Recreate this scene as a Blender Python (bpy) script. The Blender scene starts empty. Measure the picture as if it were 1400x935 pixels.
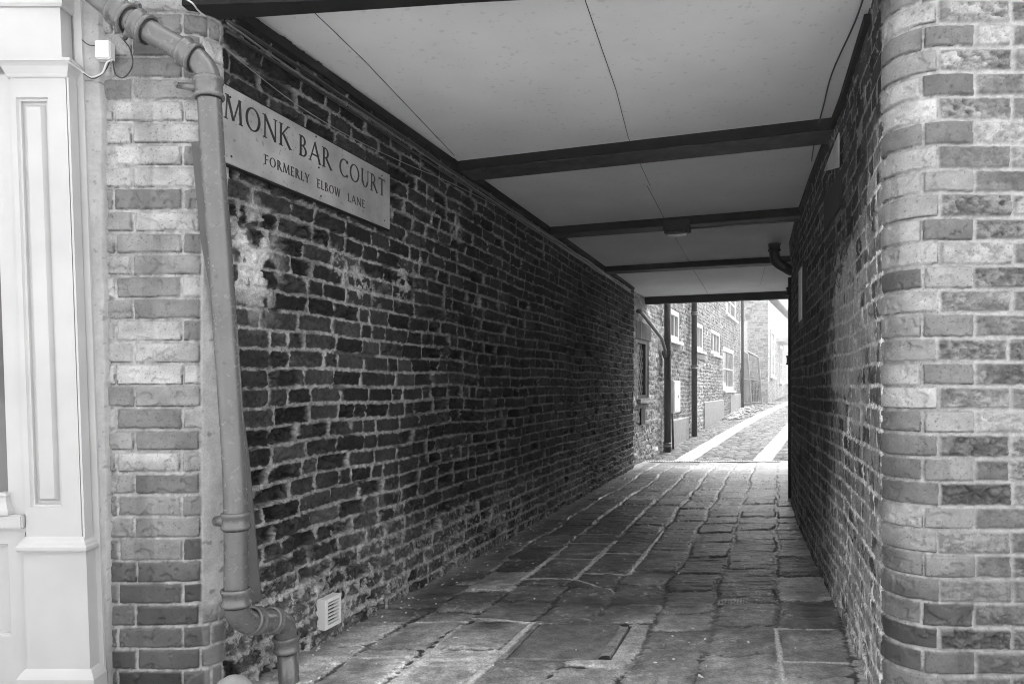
import bpy, bmesh, math, random
import numpy as np
from mathutils import Vector, Matrix

# ------------------------------------------------------------------ camera, sky, sun, exposure
SC = bpy.context.scene
COL = SC.collection
EYE = 1.10
cd = bpy.data.cameras.new("camera"); cam = bpy.data.objects.new("camera", cd); COL.objects.link(cam)
cam.location = (0, 0, EYE); cam.rotation_euler = (math.radians(90), 0, 0)
cd.sensor_width = 36.0; cd.lens = 36.0 * 1000 / 1400; cd.shift_y = 62.5 / 1400
cd.clip_start = 0.02; cd.clip_end = 600
SC.camera = cam
SUN_EL, SUN_AZ = math.radians(63), math.radians(30)      # azimuth: beyond the arch, to the right, over the lane
w = bpy.data.worlds.new("World"); SC.world = w; w.use_nodes = True
wn, wl = w.node_tree.nodes, w.node_tree.links
wn.clear()
sky = wn.new('ShaderNodeTexSky'); sky.sky_type = 'NISHITA'; sky.sun_disc = False
sky.sun_elevation = SUN_EL; sky.sun_rotation = SUN_AZ; sky.air_density = 1.6; sky.dust_density = 6.0
bw = wn.new('ShaderNodeRGBToBW'); bg = wn.new('ShaderNodeBackground'); wo = wn.new('ShaderNodeOutputWorld')
bg.inputs['Strength'].default_value = 0.15
wl.new(sky.outputs[0], bw.inputs[0]); wl.new(bw.outputs[0], bg.inputs[0]); wl.new(bg.outputs[0], wo.inputs[0])
sl = bpy.data.lights.new("sun", 'SUN'); sl.energy = 1.1; sl.angle = math.radians(16); sl.color = (1, 1, 1)
so = bpy.data.objects.new("sun", sl); COL.objects.link(so)
sd = Vector((math.sin(SUN_AZ) * math.cos(SUN_EL), math.cos(SUN_AZ) * math.cos(SUN_EL), math.sin(SUN_EL)))
so.rotation_euler = sd.to_track_quat('Z', 'Y').to_euler(); so.location = (0, -5, 9)
SC.view_settings.view_transform = 'Standard'; SC.view_settings.look = 'None'
SC.view_settings.exposure = 2.5; SC.view_settings.gamma = 1.0; SC.view_settings.use_curve_mapping = False
SC.cycles.use_denoising = True; SC.cycles.filter_width = 1.0
SC.cycles.max_bounces = 8; SC.cycles.diffuse_bounces = 5; SC.cycles.volume_bounces = 1
SC.cycles.sample_clamp_indirect = 8

rnd = random.Random(7)

# ------------------------------------------------------------------ noise
def _h(ix, iy, seed):
    n = (ix.astype(np.int64) * 374761393 + iy.astype(np.int64) * 668265263 + seed * 974634777) & 0xFFFFFFFF
    n = ((n ^ (n >> 13)) * 1274126177) & 0xFFFFFFFF
    n = ((n ^ (n >> 16)) * 2246822519) & 0xFFFFFFFF
    n = n ^ (n >> 15)
    return (n & 0xFFFFFF) / float(0xFFFFFF)
def vn(x, y, seed=0):
    ix = np.floor(x).astype(np.int64); iy = np.floor(y).astype(np.int64)
    fx = x - ix; fy = y - iy
    fx = fx * fx * (3 - 2 * fx); fy = fy * fy * (3 - 2 * fy)
    a = _h(ix, iy, seed); b = _h(ix + 1, iy, seed); c = _h(ix, iy + 1, seed); d = _h(ix + 1, iy + 1, seed)
    return (a + (b - a) * fx) * (1 - fy) + (c + (d - c) * fx) * fy
def fbm(x, y, seed=0, octv=4, gain=0.5):
    s = 0.0; a = 1.0; t = 0.0
    for o in range(octv):
        s = s + a * vn(x * 2 ** o + 13.7 * o, y * 2 ** o + 7.3 * o, seed + o * 17); t += a; a *= gain
    return s / t
def cell(x, y, seed=0):                       # distance to the nearest jittered point
    ix = np.floor(x).astype(np.int64); iy = np.floor(y).astype(np.int64)
    best = np.full(x.shape, 9.0)
    for dx in (-1, 0, 1):
        for dy in (-1, 0, 1):
            cx = ix + dx; cy = iy + dy
            px = cx + _h(cx, cy, seed + 5); py = cy + _h(cx, cy, seed + 9)
            best = np.minimum(best, (x - px) ** 2 + (y - py) ** 2)
    return np.sqrt(best)
def ss(a, b, x):
    t = np.clip((x - a) / (b - a), 0, 1); return t * t * (3 - 2 * t)
def mix(a, b, t): return a + (b - a) * t

# ------------------------------------------------------------------ masonry layout
def random_joints(r, lo, hi, sizes, jit=0.006):
    out = [lo]
    while out[-1] < hi: out.append(out[-1] + r.choice(sizes) + r.uniform(-jit, jit))
    return out
def masonry(U, V, B, J, seed, jw=0.010, rr=0.006, wob=0.004, en=0.003, wu=1.7):
    """rows bounded by B, cross joints J[row]; returns distance inside the unit and its random numbers"""
    Vw = V + wob * 2 * (fbm(U * wu, V * 0.8, seed + 1, 3) - .5) * 2
    Uw = U + wob * 2 * (vn(U * 3.1, V * 9.0, seed + 2) - .5)
    B = np.asarray(B)
    row = np.clip(np.searchsorted(B, Vw) - 1, 0, len(B) - 2)
    b0 = B[row]; b1 = B[row + 1]
    j0 = np.zeros_like(U); j1 = np.ones_like(U); idx = np.zeros(U.shape, dtype=np.int64)
    for k in range(len(B) - 1):
        m = row == k
        if not m.any(): continue
        jj = np.asarray(J[k]); u = Uw[m]
        i = np.clip(np.searchsorted(jj, u) - 1, 0, len(jj) - 2)
        j0[m] = jj[i]; j1[m] = jj[i + 1]; idx[m] = i
    r = [_h(row * 53 + 11 * n, idx + 7 * n, seed + 31 + n) for n in range(6)]
    wv = jw * (0.7 + 0.7 * r[4])
    dx = np.minimum(Uw - j0, j1 - Uw) - wv / 2; dy = np.minimum(Vw - b0, b1 - Vw) - wv / 2
    c = (dx < rr) & (dy < rr)
    d = np.minimum(dx, dy)
    d = np.where(c, rr - np.hypot(rr - dx, rr - dy), d)
    d = d + en * 2 * (fbm(U * 60, V * 60, seed + 3, 3) - .5)
    lu = (Uw - (j0 + j1) / 2) / np.maximum(j1 - j0, 1e-3) * 2; lv = (Vw - (b0 + b1) / 2) / (b1 - b0) * 2
    return d, r, lu, lv

# ------------------------------------------------------------------ materials (black-and-white photograph: everything is grey)
MATS = {}
def mat(name, base=0.3, rough=0.7, var=0.15, scale=8, bump=0.0, bscale=60, metal=0.0, attr=False, spots=0.0, spec=0.5, bump2=0.0, sscale=None):
    if name in MATS: return MATS[name]
    m = bpy.data.materials.new(name); m.use_nodes = True
    n, l = m.node_tree.nodes, m.node_tree.links
    p = n['Principled BSDF']; p.inputs['Roughness'].default_value = rough; p.inputs['Metallic'].default_value = metal
    p.inputs['Specular IOR Level'].default_value = spec
    tc = n.new('ShaderNodeTexCoord')
    t = n.new('ShaderNodeTexNoise'); t.inputs['Scale'].default_value = scale; t.inputs['Detail'].default_value = 6
    l.new(tc.outputs['Object'], t.inputs['Vector'])
    mr = n.new('ShaderNodeMapRange'); mr.inputs[1].default_value = 0.3; mr.inputs[2].default_value = 0.7
    mr.inputs[3].default_value = 1 - var; mr.inputs[4].default_value = 1 + var
    l.new(t.outputs['Fac'], mr.inputs[0])
    mu = n.new('ShaderNodeMath'); mu.operation = 'MULTIPLY'
    if attr:
        a = n.new('ShaderNodeAttribute'); a.attribute_name = 'tone'; l.new(a.outputs['Fac'], mu.inputs[0])
    else: mu.inputs[0].default_value = base
    l.new(mr.outputs[0], mu.inputs[1]); last = mu.outputs[0]
    if spots:
        v = n.new('ShaderNodeTexNoise'); v.inputs['Scale'].default_value = sscale or scale * 9; v.inputs['Detail'].default_value = 2
        l.new(tc.outputs['Object'], v.inputs['Vector'])
        r2 = n.new('ShaderNodeMapRange'); r2.inputs[1].default_value = 0.30; r2.inputs[2].default_value = 0.36
        r2.inputs[3].default_value = 1 - spots; r2.inputs[4].default_value = 1
        l.new(v.outputs['Fac'], r2.inputs[0])
        m2 = n.new('ShaderNodeMath'); m2.operation = 'MULTIPLY'; l.new(last, m2.inputs[0]); l.new(r2.outputs[0], m2.inputs[1]); last = m2.outputs[0]
    if attr:
        v3 = n.new('ShaderNodeTexNoise'); v3.inputs['Scale'].default_value = scale * 4.3; v3.inputs['Detail'].default_value = 5; v3.inputs['Roughness'].default_value = .7
        l.new(tc.outputs['Object'], v3.inputs['Vector'])
        r3 = n.new('ShaderNodeMapRange'); r3.inputs[1].default_value = .34; r3.inputs[2].default_value = .66; r3.inputs[3].default_value = 1 - var * 1.6; r3.inputs[4].default_value = 1 + var * 1.6
        l.new(v3.outputs['Fac'], r3.inputs[0])
        m3 = n.new('ShaderNodeMath'); m3.operation = 'MULTIPLY'; l.new(last, m3.inputs[0]); l.new(r3.outputs[0], m3.inputs[1]); last = m3.outputs[0]
    l.new(last, p.inputs['Base Color'])
    if bump:
        b = n.new('ShaderNodeTexNoise'); b.inputs['Scale'].default_value = bscale; b.inputs['Detail'].default_value = 8
        b.inputs['Roughness'].default_value = 0.65
        l.new(tc.outputs['Object'], b.inputs['Vector'])
        bp = n.new('ShaderNodeBump'); bp.inputs['Strength'].default_value = 0.6; bp.inputs['Distance'].default_value = bump
        l.new(b.outputs['Fac'], bp.inputs['Height']); l.new(bp.outputs[0], p.inputs['Normal'])
        # roughness variation
        rr = n.new('ShaderNodeMapRange'); rr.inputs[3].default_value = rough - .12; rr.inputs[4].default_value = min(1, rough + .12)
        l.new(b.outputs['Fac'], rr.inputs[0]); l.new(rr.outputs[0], p.inputs['Roughness'])
    MATS[name] = m
    return m
M_BRICK = mat('old_brick', attr=True, rough=.8, var=.22, scale=55, bump=.004, bscale=130, spec=.08)
M_PIER = mat('pressed_brick', attr=True, rough=.62, var=.10, scale=40, bump=.0012, bscale=200)
M_FLAG = mat('flagstone', attr=True, rough=.48, var=.26, scale=26, bump=.003, bscale=70, spec=.38)
M_SETT = mat('stone_setts', attr=True, rough=.75, spec=.25, var=.2, scale=20, bump=.003, bscale=50)
M_FAR = mat('far_brick', attr=True, rough=.85, var=.15, scale=14, bump=.004, bscale=40)
M_CEIL = mat('ceiling_board', .80, .75, .09, 1.4, .0008, 26, spots=.14, sscale=34)
M_BEAM = mat('black_painted_timber', .010, .7, .4, 9, .003, 40, spec=.1)
M_BEAMLOW = mat('lighter_beam_timber', .035, .6, .7, 11, .004, 40, spots=.7, spec=.3)
M_PAINT = mat('white_gloss_paint', .43, .38, .07, 5, .0006, 14)
M_PAINT2 = mat('white_sash_paint', .60, .5, .04, 4)
M_PIPE = mat('grey_painted_iron', .095, .25, .12, 9, .0020, 45, spec=.8, spots=.25, sscale=40)
M_PIPEDK = mat('grey_conduit_paint', .07, .4, .15, 10, .0008, 40)
M_IRON = mat('black_iron', .012, .55, .3, 10, .001, 60, spec=.25)
M_DARK = mat('dark_void', .012, .9, .1)
M_INK = mat('black_letter_paint', .015, .5, .1)
M_SIGN = mat('sign_plate_enamel', .30, .45, .28, 6, .0006, 60, spots=.35)
M_PLASTIC = mat('pale_plastic', .72, .45, .05, 5)
M_CEMENT = mat('cement_render', .46, .85, .16, 7, .002, 60, spots=.3)
M_WIRE = mat('black_cable', .02, .35, .1)
M_WIREL = mat('pale_cable', .55, .4, .1)
M_STONE = mat('bollard_stone', .22, .8, .2, 18, .003, 60)
M_WOOD = mat('mesh_panel_timber', .30, .8, .25, 6, .002, 30)  # paled for the distant fence panels, haze put into the colour
M_GROUND = mat('road_surface', .42, .8, .2, 3, .004, 40)
M_UPPER = mat('upper_wall_brick', .28, .8, .3, 3, .004, 20)
nt_ = M_UPPER.node_tree; bt_ = nt_.nodes.new('ShaderNodeTexBrick'); tc_ = nt_.nodes.new('ShaderNodeTexCoord'); sp3 = nt_.nodes.new('ShaderNodeSeparateXYZ'); cb3 = nt_.nodes.new('ShaderNodeCombineXYZ')
nt_.links.new(tc_.outputs['Object'], sp3.inputs[0]); ad3 = nt_.nodes.new('ShaderNodeMath'); nt_.links.new(sp3.outputs[0], ad3.inputs[0]); nt_.links.new(sp3.outputs[1], ad3.inputs[1])
nt_.links.new(ad3.outputs[0], cb3.inputs[0]); nt_.links.new(sp3.outputs[2], cb3.inputs[1]); nt_.links.new(cb3.outputs[0], bt_.inputs['Vector'])
bt_.inputs['Scale'].default_value = 1; bt_.inputs['Brick Width'].default_value = .225; bt_.inputs['Row Height'].default_value = .075; bt_.inputs['Mortar Size'].default_value = .006
bt_.inputs['Color1'].default_value = (.12, .12, .12, 1); bt_.inputs['Color2'].default_value = (.30, .30, .30, 1); bt_.inputs['Mortar'].default_value = (.36, .36, .36, 1)
nt_.links.new(bt_.outputs['Color'], nt_.nodes['Principled BSDF'].inputs['Base Color'])
M_SLATE = mat('roof_slate', .09, .6, .2, 3)
M_LEAF = mat('ivy_leaf', .07, .6, .4, 20)
def glass(name, base=.05):
    m = mat(name, base, .08, .1, 2); return m
M_GLASS = glass('dark_window_glass', .04); M_GLASSL = glass('pale_reflecting_glass', .10)

# ------------------------------------------------------------------ object helpers
def link(o, parent=None):
    COL.objects.link(o)
    if parent is not None:
        o.parent = parent; o.matrix_parent_inverse = Matrix.Translation(-parent.location)
    return o
def tag(o, label=None, cat=None, group=None, kind=None):
    if label: o['label'] = label
    if cat: o['category'] = cat
    if group: o['group'] = group
    if kind: o['kind'] = kind
    return o
def thing(name, loc, label, cat, group=None):
    o = bpy.data.objects.new(name, None); o.location = loc; o.empty_display_size = .1; COL.objects.link(o)
    return tag(o, label, cat, group)
def obj(name, bm, m, parent=None, smooth=False, bevel=0):
    if bevel:
        bmesh.ops.bevel(bm, geom=[e for e in bm.edges], offset=bevel, segments=2, affect='EDGES', clamp_overlap=True)
    bmesh.ops.recalc_face_normals(bm, faces=bm.faces)
    me = bpy.data.meshes.new(name); bm.to_mesh(me); bm.free(); me.materials.append(m)
    if smooth: me.polygons.foreach_set('use_smooth', [True] * len(me.polygons))
    return link(bpy.data.objects.new(name, me), parent)
def grid_mesh(name, P, tone, m, parent=None, flip=False):
    n, k = P.shape[:2]
    me = bpy.data.meshes.new(name)
    me.vertices.add(n * k); me.vertices.foreach_set('co', P.reshape(-1).astype(np.float32))
    i = np.arange(n * k).reshape(n, k)
    q = np.stack([i[:-1, :-1], i[1:, :-1], i[1:, 1:], i[:-1, 1:]], -1).reshape(-1, 4)
    if flip: q = q[:, ::-1]
    f = len(q)
    me.loops.add(f * 4); me.loops.foreach_set('vertex_index', q.reshape(-1).astype(np.int32))
    me.polygons.add(f); me.polygons.foreach_set('loop_start', np.arange(0, f * 4, 4, dtype=np.int32))
    me.polygons.foreach_set('use_smooth', np.ones(f, dtype=bool))
    me.update(calc_edges=True)
    a = me.attributes.new('tone', 'FLOAT', 'POINT'); a.data.foreach_set('value', tone.reshape(-1).astype(np.float32))
    me.materials.append(m)
    return link(bpy.data.objects.new(name, me), parent)
class Fr:                                     # local frame: along t, up, out of the wall n
    def __init__(s, o, t, n=None):
        s.o = Vector(o); s.t = Vector(t).normalized(); s.n = Vector(n).normalized() if n else Vector((s.t.y, -s.t.x, 0)); s.lean = 0
    def p(s, u, z, d): 
        v = s.o + s.t * u + s.n * d; return Vector((v.x - s.lean * (z - 1.0), v.y, z))
WORLD = Fr((0, 0, 0), (1, 0, 0), (0, -1, 0))
def box(bm, F, u0, u1, z0, z1, d0, d1):
    v = [bm.verts.new(F.p(u, z, d)) for u in (u0, u1) for z in (z0, z1) for d in (d0, d1)]
    for a in ((0, 1, 3, 2), (4, 6, 7, 5), (0, 4, 5, 1), (2, 3, 7, 6), (0, 2, 6, 4), (1, 5, 7, 3)): bm.faces.new([v[i] for i in a])
def boxo(name, m, parent, F, *r, bevel=0):
    bm = bmesh.new()
    for q in (r if isinstance(r[0], (tuple, list)) else [r]): box(bm, F, *q)
    return obj(name, bm, m, parent, bevel=bevel)
def tube(bm, pts, rad, seg=12, cap=True):
    pts = [Vector(p) for p in pts]; rads = rad if isinstance(rad, (list, tuple)) else [rad] * len(pts)
    rings = []; up = None
    for i, p in enumerate(pts):
        t = (pts[min(i + 1, len(pts) - 1)] - pts[max(i - 1, 0)]).normalized()
        if up is None: up = t.orthogonal().normalized()
        up = (up - t * up.dot(t)).normalized(); s = t.cross(up)
        rings.append([bm.verts.new(p + (up * math.cos(a) + s * math.sin(a)) * rads[i]) for a in [2 * math.pi * k / seg for k in range(seg)]])
    for a, b in zip(rings, rings[1:]):
        for k in range(seg): bm.faces.new((a[k], a[(k + 1) % seg], b[(k + 1) % seg], b[k]))
    if cap: bm.faces.new(rings[0]); bm.faces.new(rings[-1][::-1])
def smooth_path(pts, n=8):
    pts = [Vector(p) for p in pts]; P = [pts[0]] + pts + [pts[-1]]; out = []
    for i in range(1, len(P) - 2):
        for k in range(n):
            t = k / n; a, b, c, d = P[i - 1:i + 3]
            out.append(.5 * ((2 * b) + (c - a) * t + (2 * a - 5 * b + 4 * c - d) * t * t + (3 * b - a - 3 * c + d) * t ** 3))
    return out + [pts[-1]]
def tubeo(name, m, parent, pts, rad, seg=12):
    bm = bmesh.new(); tube(bm, pts, rad, seg); return obj(name, bm, m, parent, smooth=True)
def at(px, py, Y): return Vector(((px - 700) / 1000 * Y, Y, EYE + (530 - py) / 1000 * Y))

# ------------------------------------------------------------------ plan of the place
KL = 0.362                                    # left passage wall: X = -1.949 + KL*Y
def XL(Y): return -1.949 + KL * Y
tL = Vector((KL, 1, 0)).normalized(); nL = Vector((tL.y, -tL.x, 0))
FL = Fr((XL(2.564), 2.564, 0), tL, nL)        # sign frame: u = 0 at Y = 2.564
CEIL = 2.48
def slope_z(Y): return np.where(Y > 11, 0.033 * (np.minimum(Y, 60) - 11), 0.0) if isinstance(Y, np.ndarray) else (0.033 * (min(Y, 60) - 11) if Y > 11 else 0.0)

def path_from(segs):
    P = np.array(segs); d = np.hypot(*(P[1:] - P[:-1]).T); s = np.r_[0, np.cumsum(d)]; return P, s
def arc(cx, cy, r, a0, a1, n=24): return [(cx + r * math.cos(a), cy + r * math.sin(a)) for a in np.linspace(a0, a1, n)]

def wall_surface(name, P, S, U, Vz, field, m, parent, side, lean=None):
    """heightfield standing on the plan path; field(UU, VV) -> height, tone"""
    UU, VV = np.meshgrid(U, Vz, indexing='ij')
    H, T = field(UU, VV)
    X = np.interp(U, S, P[:, 0]); Y = np.interp(U, S, P[:, 1])
    e = .012
    tx = np.interp(U + e, S, P[:, 0]) - np.interp(U - e, S, P[:, 0]); ty = np.interp(U + e, S, P[:, 1]) - np.interp(U - e, S, P[:, 1])
    L = np.hypot(tx, ty); tx /= L; ty /= L
    nx, ny = (ty, -tx) if side > 0 else (-ty, tx)
    XX = X[:, None] + nx[:, None] * H; YY = Y[:, None] + ny[:, None] * H
    if lean is not None: XX = XX - lean(UU) * (VV - 1.0)
    return grid_mesh(name, np.stack([XX, YY, VV], -1), T, m, parent, flip=(side < 0))
def graded(s0, s1, fn):
    out = [s0]
    while out[-1] < s1: out.append(out[-1] + fn(out[-1]))
    return np.array(out)

# ------------------------------------------------------------------ brick tone and relief
def old_brick(U, V, B, J, seed, erode, tone0=.13, lime=0.2, limelow=True, mort=.36):
    d, r, lu, lv = masonry(U, V, B, J, seed, jw=.012, rr=.012, wob=.008, en=.0075)
    n1 = fbm(U * 9, V * 14, seed + 40, 5); n2 = fbm(U * 45, V * 45, seed + 41, 4); n3 = fbm(U * 1.3, V * 1.6, seed + 42, 3)
    er = erode * np.clip(.3 + 1.4 * r[0] ** 2 + (n3 - .5) * 1.6, 0, 1.6)
    ridge = 1 - np.abs(fbm(U * 22, V * 30, seed + 50, 4) - .5) * 9
    crack = np.clip(ridge, 0, 1) ** 2 * er
    face = (r[1] - .5) * .009 + lu * (r[2] - .5) * .006 + (n2 - .5) * (.008 + .010 * er) - crack * .006
    spall = ss(.46, .62, n1 + .22 * (r[3] - .5)) * er
    face = face - spall * .016
    mh = -.009 + (fbm(U * 30, V * 30, seed + 43, 4) - .5) * .010 + ss(.5, .8, fbm(U * 4, V * 7, seed + 44, 3)) * .010
    gap = ss(.66, .72, fbm(U * 7, V * 20, seed + 45, 3))               # raked out or missing mortar
    mh = mh - gap * .018
    k = ss(-.002, .005, d)
    und = ss(.004, .0, np.abs(d + .0005)) * (lv < 0) * ss(.40, .55, fbm(U * 6, V * 11, seed + 52, 3))
    H = mix(mh, face, k) - und * .008
    t = tone0 * (.45 + 1.2 * r[5] ** 1.5) * (.4 + 1.2 * n1) * (1 - .3 * spall) * (1 - .45 * crack)
    t = np.where(r[3] > .93, t * 1.9, t)
    mo = mort * (.35 + 1.25 * n2)
    mo = mo * (1 - .35 * ss(.45, .6, n3))
    T = mix(mo, t, ss(-.001, .003, d))
    T = T * (1 - .6 * gap * (1 - k))
    smear = ss(.55, .60, fbm(U * 34, V * 34, seed + 46, 5, .6) + .11 * ss(.020, .002, d) + .10 * (r[2] - .5)) * ss(.58 - lime * .5, .74 - lime * .5, fbm(U * 2.1, V * 2.4, seed + 47, 4))
    if limelow:
        low = ss(.70, .10, V + .5 * (n3 - .5)) * ss(.38, .62, fbm(U * 5, V * 4, seed + 53, 4)); T = T + .055 * low * (.3 + 1.4 * fbm(U * 70, V * 70, seed + 54, 3))
        smear = np.maximum(smear, .7 * ss(.52, .58, fbm(U * 46, V * 40, seed + 48, 5, .7) + .17 * ss(.014, .002, d) - .04 + .16 * (r[3] - .5)) * ss(.66, .15, V + .6 * (n3 - .5)))
    T = mix(T, .34 * (.45 + 1.1 * n2), smear * .7); H = H + smear * .0015
    pit = ss(.16, .10, cell(U * 38, V * 38, seed + 49)); T = T * (1 - .6 * pit); H = H - pit * .003
    return H, T
def pressed_brick(U, V, B, J, seed, tone0=.34, dark=None):
    d, r, lu, lv = masonry(U, V, B, J, seed, jw=.009, rr=.003, wob=.0022, en=.0022)
    n1 = fbm(U * 10, V * 16, seed + 60, 4); n2 = fbm(U * 60, V * 60, seed + 61, 3)
    chip = ss(.60, .66, fbm(U * 26, V * 26, seed + 62, 4) + .11 * ss(.010, .0, d))
    face = (r[1] - .5) * .003 + (n2 - .5) * .0012 - chip * .005
    mh = -.0105 + (fbm(U * 40, V * 40, seed + 63, 3) - .5) * .006
    k = ss(-.001, .0035, d); H = mix(mh, face, k)
    t = tone0 * (.36 + 1.2 * r[5]) * (.5 + 1.0 * n1)
    t = np.where(r[3] > .90, t * 1.2, t)
    if dark is not None: t = t * dark
    T = mix(.34 * (.5 + .9 * n2), t, ss(-.0005, .002, d))
    # joint shadow painted dark under each brick, and burnt specks in the face
    T = T * (1 - .75 * ss(.0026, .0, np.abs(d - .0002)) * ss(.42, .52, fbm(U * 8, V * 8, seed + 64, 2)) * ((lv < 0) * .9 + .25))
    pit = ss(.12, .06, cell(U * 52, V * 52, seed + 65)) * ss(.45, .62, fbm(U * 12, V * 12, seed + 67, 3)) + ss(.07, .04, cell(U * 24, V * 24, seed + 68)) * .8
    pit = np.clip(pit, 0, 1)
    T = T * (1 - .65 * pit); H = H - pit * .0025
    st = ss(.60, .72, fbm(U * 14, V * 2.5, seed + 66, 4)); T = T * (1 - .22 * st)
    return H, T

# ================================================================== THE ARCHWAY BUILDING
arch = thing('archway_building', (4.8, 6.5, 0), 'brick building over the covered passage, with rounded brick corners and pale beamed ceiling', 'building')

# left path: flat pier, rounded corner, long passage wall
CX, CY, RR = -1.128, 2.62, .12
a_end = math.atan2(nL.y, nL.x)
SEG = [(-1.40, 2.5), (CX, 2.5)] + arc(CX, CY, RR, -math.pi / 2, a_end)[1:]
Pc = SEG[-1]
SEG += [(XL(10.0), 10.0)]
PL, SL = path_from(SEG)
U_FLAT = SL[1]; U_ARC = SL[len(SEG) - 2]
# a short return at the far end of the wall
SEGL = SEG + [(XL(10.0) - .55, 10.2)]
PL, SL = path_from(SEGL); U_END = SL[len(SEG) - 1]
UCEM = 1.40 - .4275 * 2.5 + 0.005             # path position of the cement strip
r1 = random.Random(3)
Bz = [1.108 + .075 * k + r1.uniform(-.0012, .0012) for k in range(-17, 24)]
def rowsL():
    J = []
    for k in range(-17, 23):
        if k % 2 == 0: pre = [-.2, .045, .272, .365]
        else: pre = [-.2, .107, .335]
        pre = pre[:1] + [p + r1.uniform(-.004, .004) for p in pre[1:]]
        J.append(pre + random_joints(r1, .44 + r1.uniform(-.05, .07), 9.2, [.225, .225, .112, .225, .17], .012))
    return J
JL = rowsL()
def field_left(U, V):
    ol, tl_ = old_brick(U, V, Bz, JL, 11, 1.5, .024, -.30, mort=.21)
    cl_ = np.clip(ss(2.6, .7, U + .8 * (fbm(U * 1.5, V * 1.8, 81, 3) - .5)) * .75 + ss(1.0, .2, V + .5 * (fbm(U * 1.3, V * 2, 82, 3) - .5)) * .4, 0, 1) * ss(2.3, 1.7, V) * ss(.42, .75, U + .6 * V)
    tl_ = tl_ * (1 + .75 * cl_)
    # whitewash remains close to the corner, around breast height
    n = fbm(U * 12, V * 9, 901, 4)
    ww = ss(.50, .62, n + .16 * np.exp(-((U - .60) / .16) ** 2 - ((V - 1.58) / .16) ** 2) * 1.4 - .05) * np.exp(-((U - .57) / .12) ** 2 - ((V - 1.58) / .17) ** 2)
    tl_ = mix(tl_, .50, np.clip(ww * 1.3, 0, 1)); 
    dk = .62 + .5 * ss(.25, .55, fbm(U * 1.1, V * 1.1, 77, 3))
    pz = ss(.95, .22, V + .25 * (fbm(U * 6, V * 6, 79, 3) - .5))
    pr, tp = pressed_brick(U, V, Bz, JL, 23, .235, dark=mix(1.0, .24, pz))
    edge = UCEM + .010 * (fbm(U * 0 + 3, V * 9, 71, 3) - .5) + .012 * (vn(V * 0, V * 3, 72) - .5)
    edge2 = U_ARC + .005 + .05 * (fbm(U * 0 + 5, V * 6, 73, 4) - .5) + .0 * V
    cem = ss(-.003, .003, U - edge) * ss(.003, -.003, U - edge2)
    low = ss(.38, .30, V + .1 * (fbm(U * 20, V * 20, 74, 3) - .5)); cem = cem * (1 - low * .75) * ss(2.02, 1.94, V + .08 * (fbm(U * 30, V * 10, 85, 3) - .5))
    nn = fbm(U * 30, V * 30, 75, 5)
    H = np.where(U < U_ARC, pr, ol); T = np.where(U < U_ARC, tp, tl_)
    H = mix(H, .010 + (nn - .5) * .006, cem)
    T = mix(T, .30 * (.75 + .5 * fbm(U * 30, V * 12, 76, 5)) * (1 - .5 * ss(.70, .76, nn)), cem)
    # dark crack between the strip and the old wall
    cr = ss(.006, .0, np.abs(U - edge2 - .004)) * (V > .3); T = T * (1 - .6 * cr); H = H - .008 * cr
    # a stump knocked into the wall low down
    q = np.hypot((U - 1.40) / .075, (V - .50) / .085); hole = ss(1.1, .8, q)
    H = H - hole * .02 + hole * .03 * fbm(U * 25, V * 40, 78, 3); T = mix(T, .06, hole * .7)
    return H, T
def lean_left(U): return .0125 * np.clip(1 - U / .3, 0, 1)
Vz = np.arange(-.04, 2.66, .0036)
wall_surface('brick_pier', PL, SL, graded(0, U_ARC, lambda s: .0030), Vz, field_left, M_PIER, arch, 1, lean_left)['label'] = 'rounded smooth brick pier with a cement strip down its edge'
def gl(s):
    Y = 2.58 + (s - U_ARC) / 1.0635; Y = max(Y, 2.5)
    return .0013 * Y * max(1.0, min(2.2, Y / 4))
UL2 = graded(U_ARC, U_END + .5, gl)
Vz2 = np.arange(-.04, 2.56, .0040)
w1 = wall_surface('passage_wall', PL, SL, UL2, Vz2, field_left, M_BRICK, arch, 1, None); w1['label'] = 'long dark eroded brick wall behind the street sign'

# right path: front pier, bullnose corner, splayed passage wall
RX, RY, RC = 1.355, 2.40, .13
KR = .31
nR = Vector((-1, KR)).normalized()
aR0, aR1 = -math.pi / 2, -math.pi - math.atan2(-KR, 1) * -1
aR1 = math.atan2(nR.y, nR.x); aR1 = aR1 - 2 * math.pi if aR1 > 0 else aR1
SR_ = [(2.7, RY - RC)] + arc(RX, RY, RC, -math.pi / 2, aR1)
i_ca = 1; i_cb = len(SR_) - 1
SR_ += [(1.555, 3.43), (1.95, 4.76), (2.27, 5.80), (2.625, 6.875), (3.97, 10.3)]
SRE = SR_ + [(4.6, 10.1)]
PR, SR = path_from(SRE)
U_RA, U_RB, U_REND = SR[i_ca], SR[i_cb], SR[len(SR_) - 1]
uX = lambda X: 2.7 - X
r2 = random.Random(5)
BzR = [.882 + .075 * k + r2.uniform(-.0012, .0012) for k in range(-13, 26)]
JR = []
for k in range(-13, 25):
    long_ = (k % 2 != 0)
    if long_: ex = [uX(1.439), U_RA + .075]; ex = sorted(ex)
    else: ex = [uX(1.3275), U_RB + .004]
    ex = [e + r2.uniform(-.004, .004) for e in ex]
    back = []; e = ex[0]
    first = True
    while e > 0:
        e -= (.228 if (first and not long_) else r2.choice([.228, .228, .115])) + r2.uniform(-.005, .005); back.append(e); first = False
    fw = random_joints(r2, max(ex[-1] + .1, U_RB + .012), U_REND + 1.5, [.225, .112, .225, .112, .16], .012)
    JR.append(sorted(back) + ex + fw)
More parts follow.
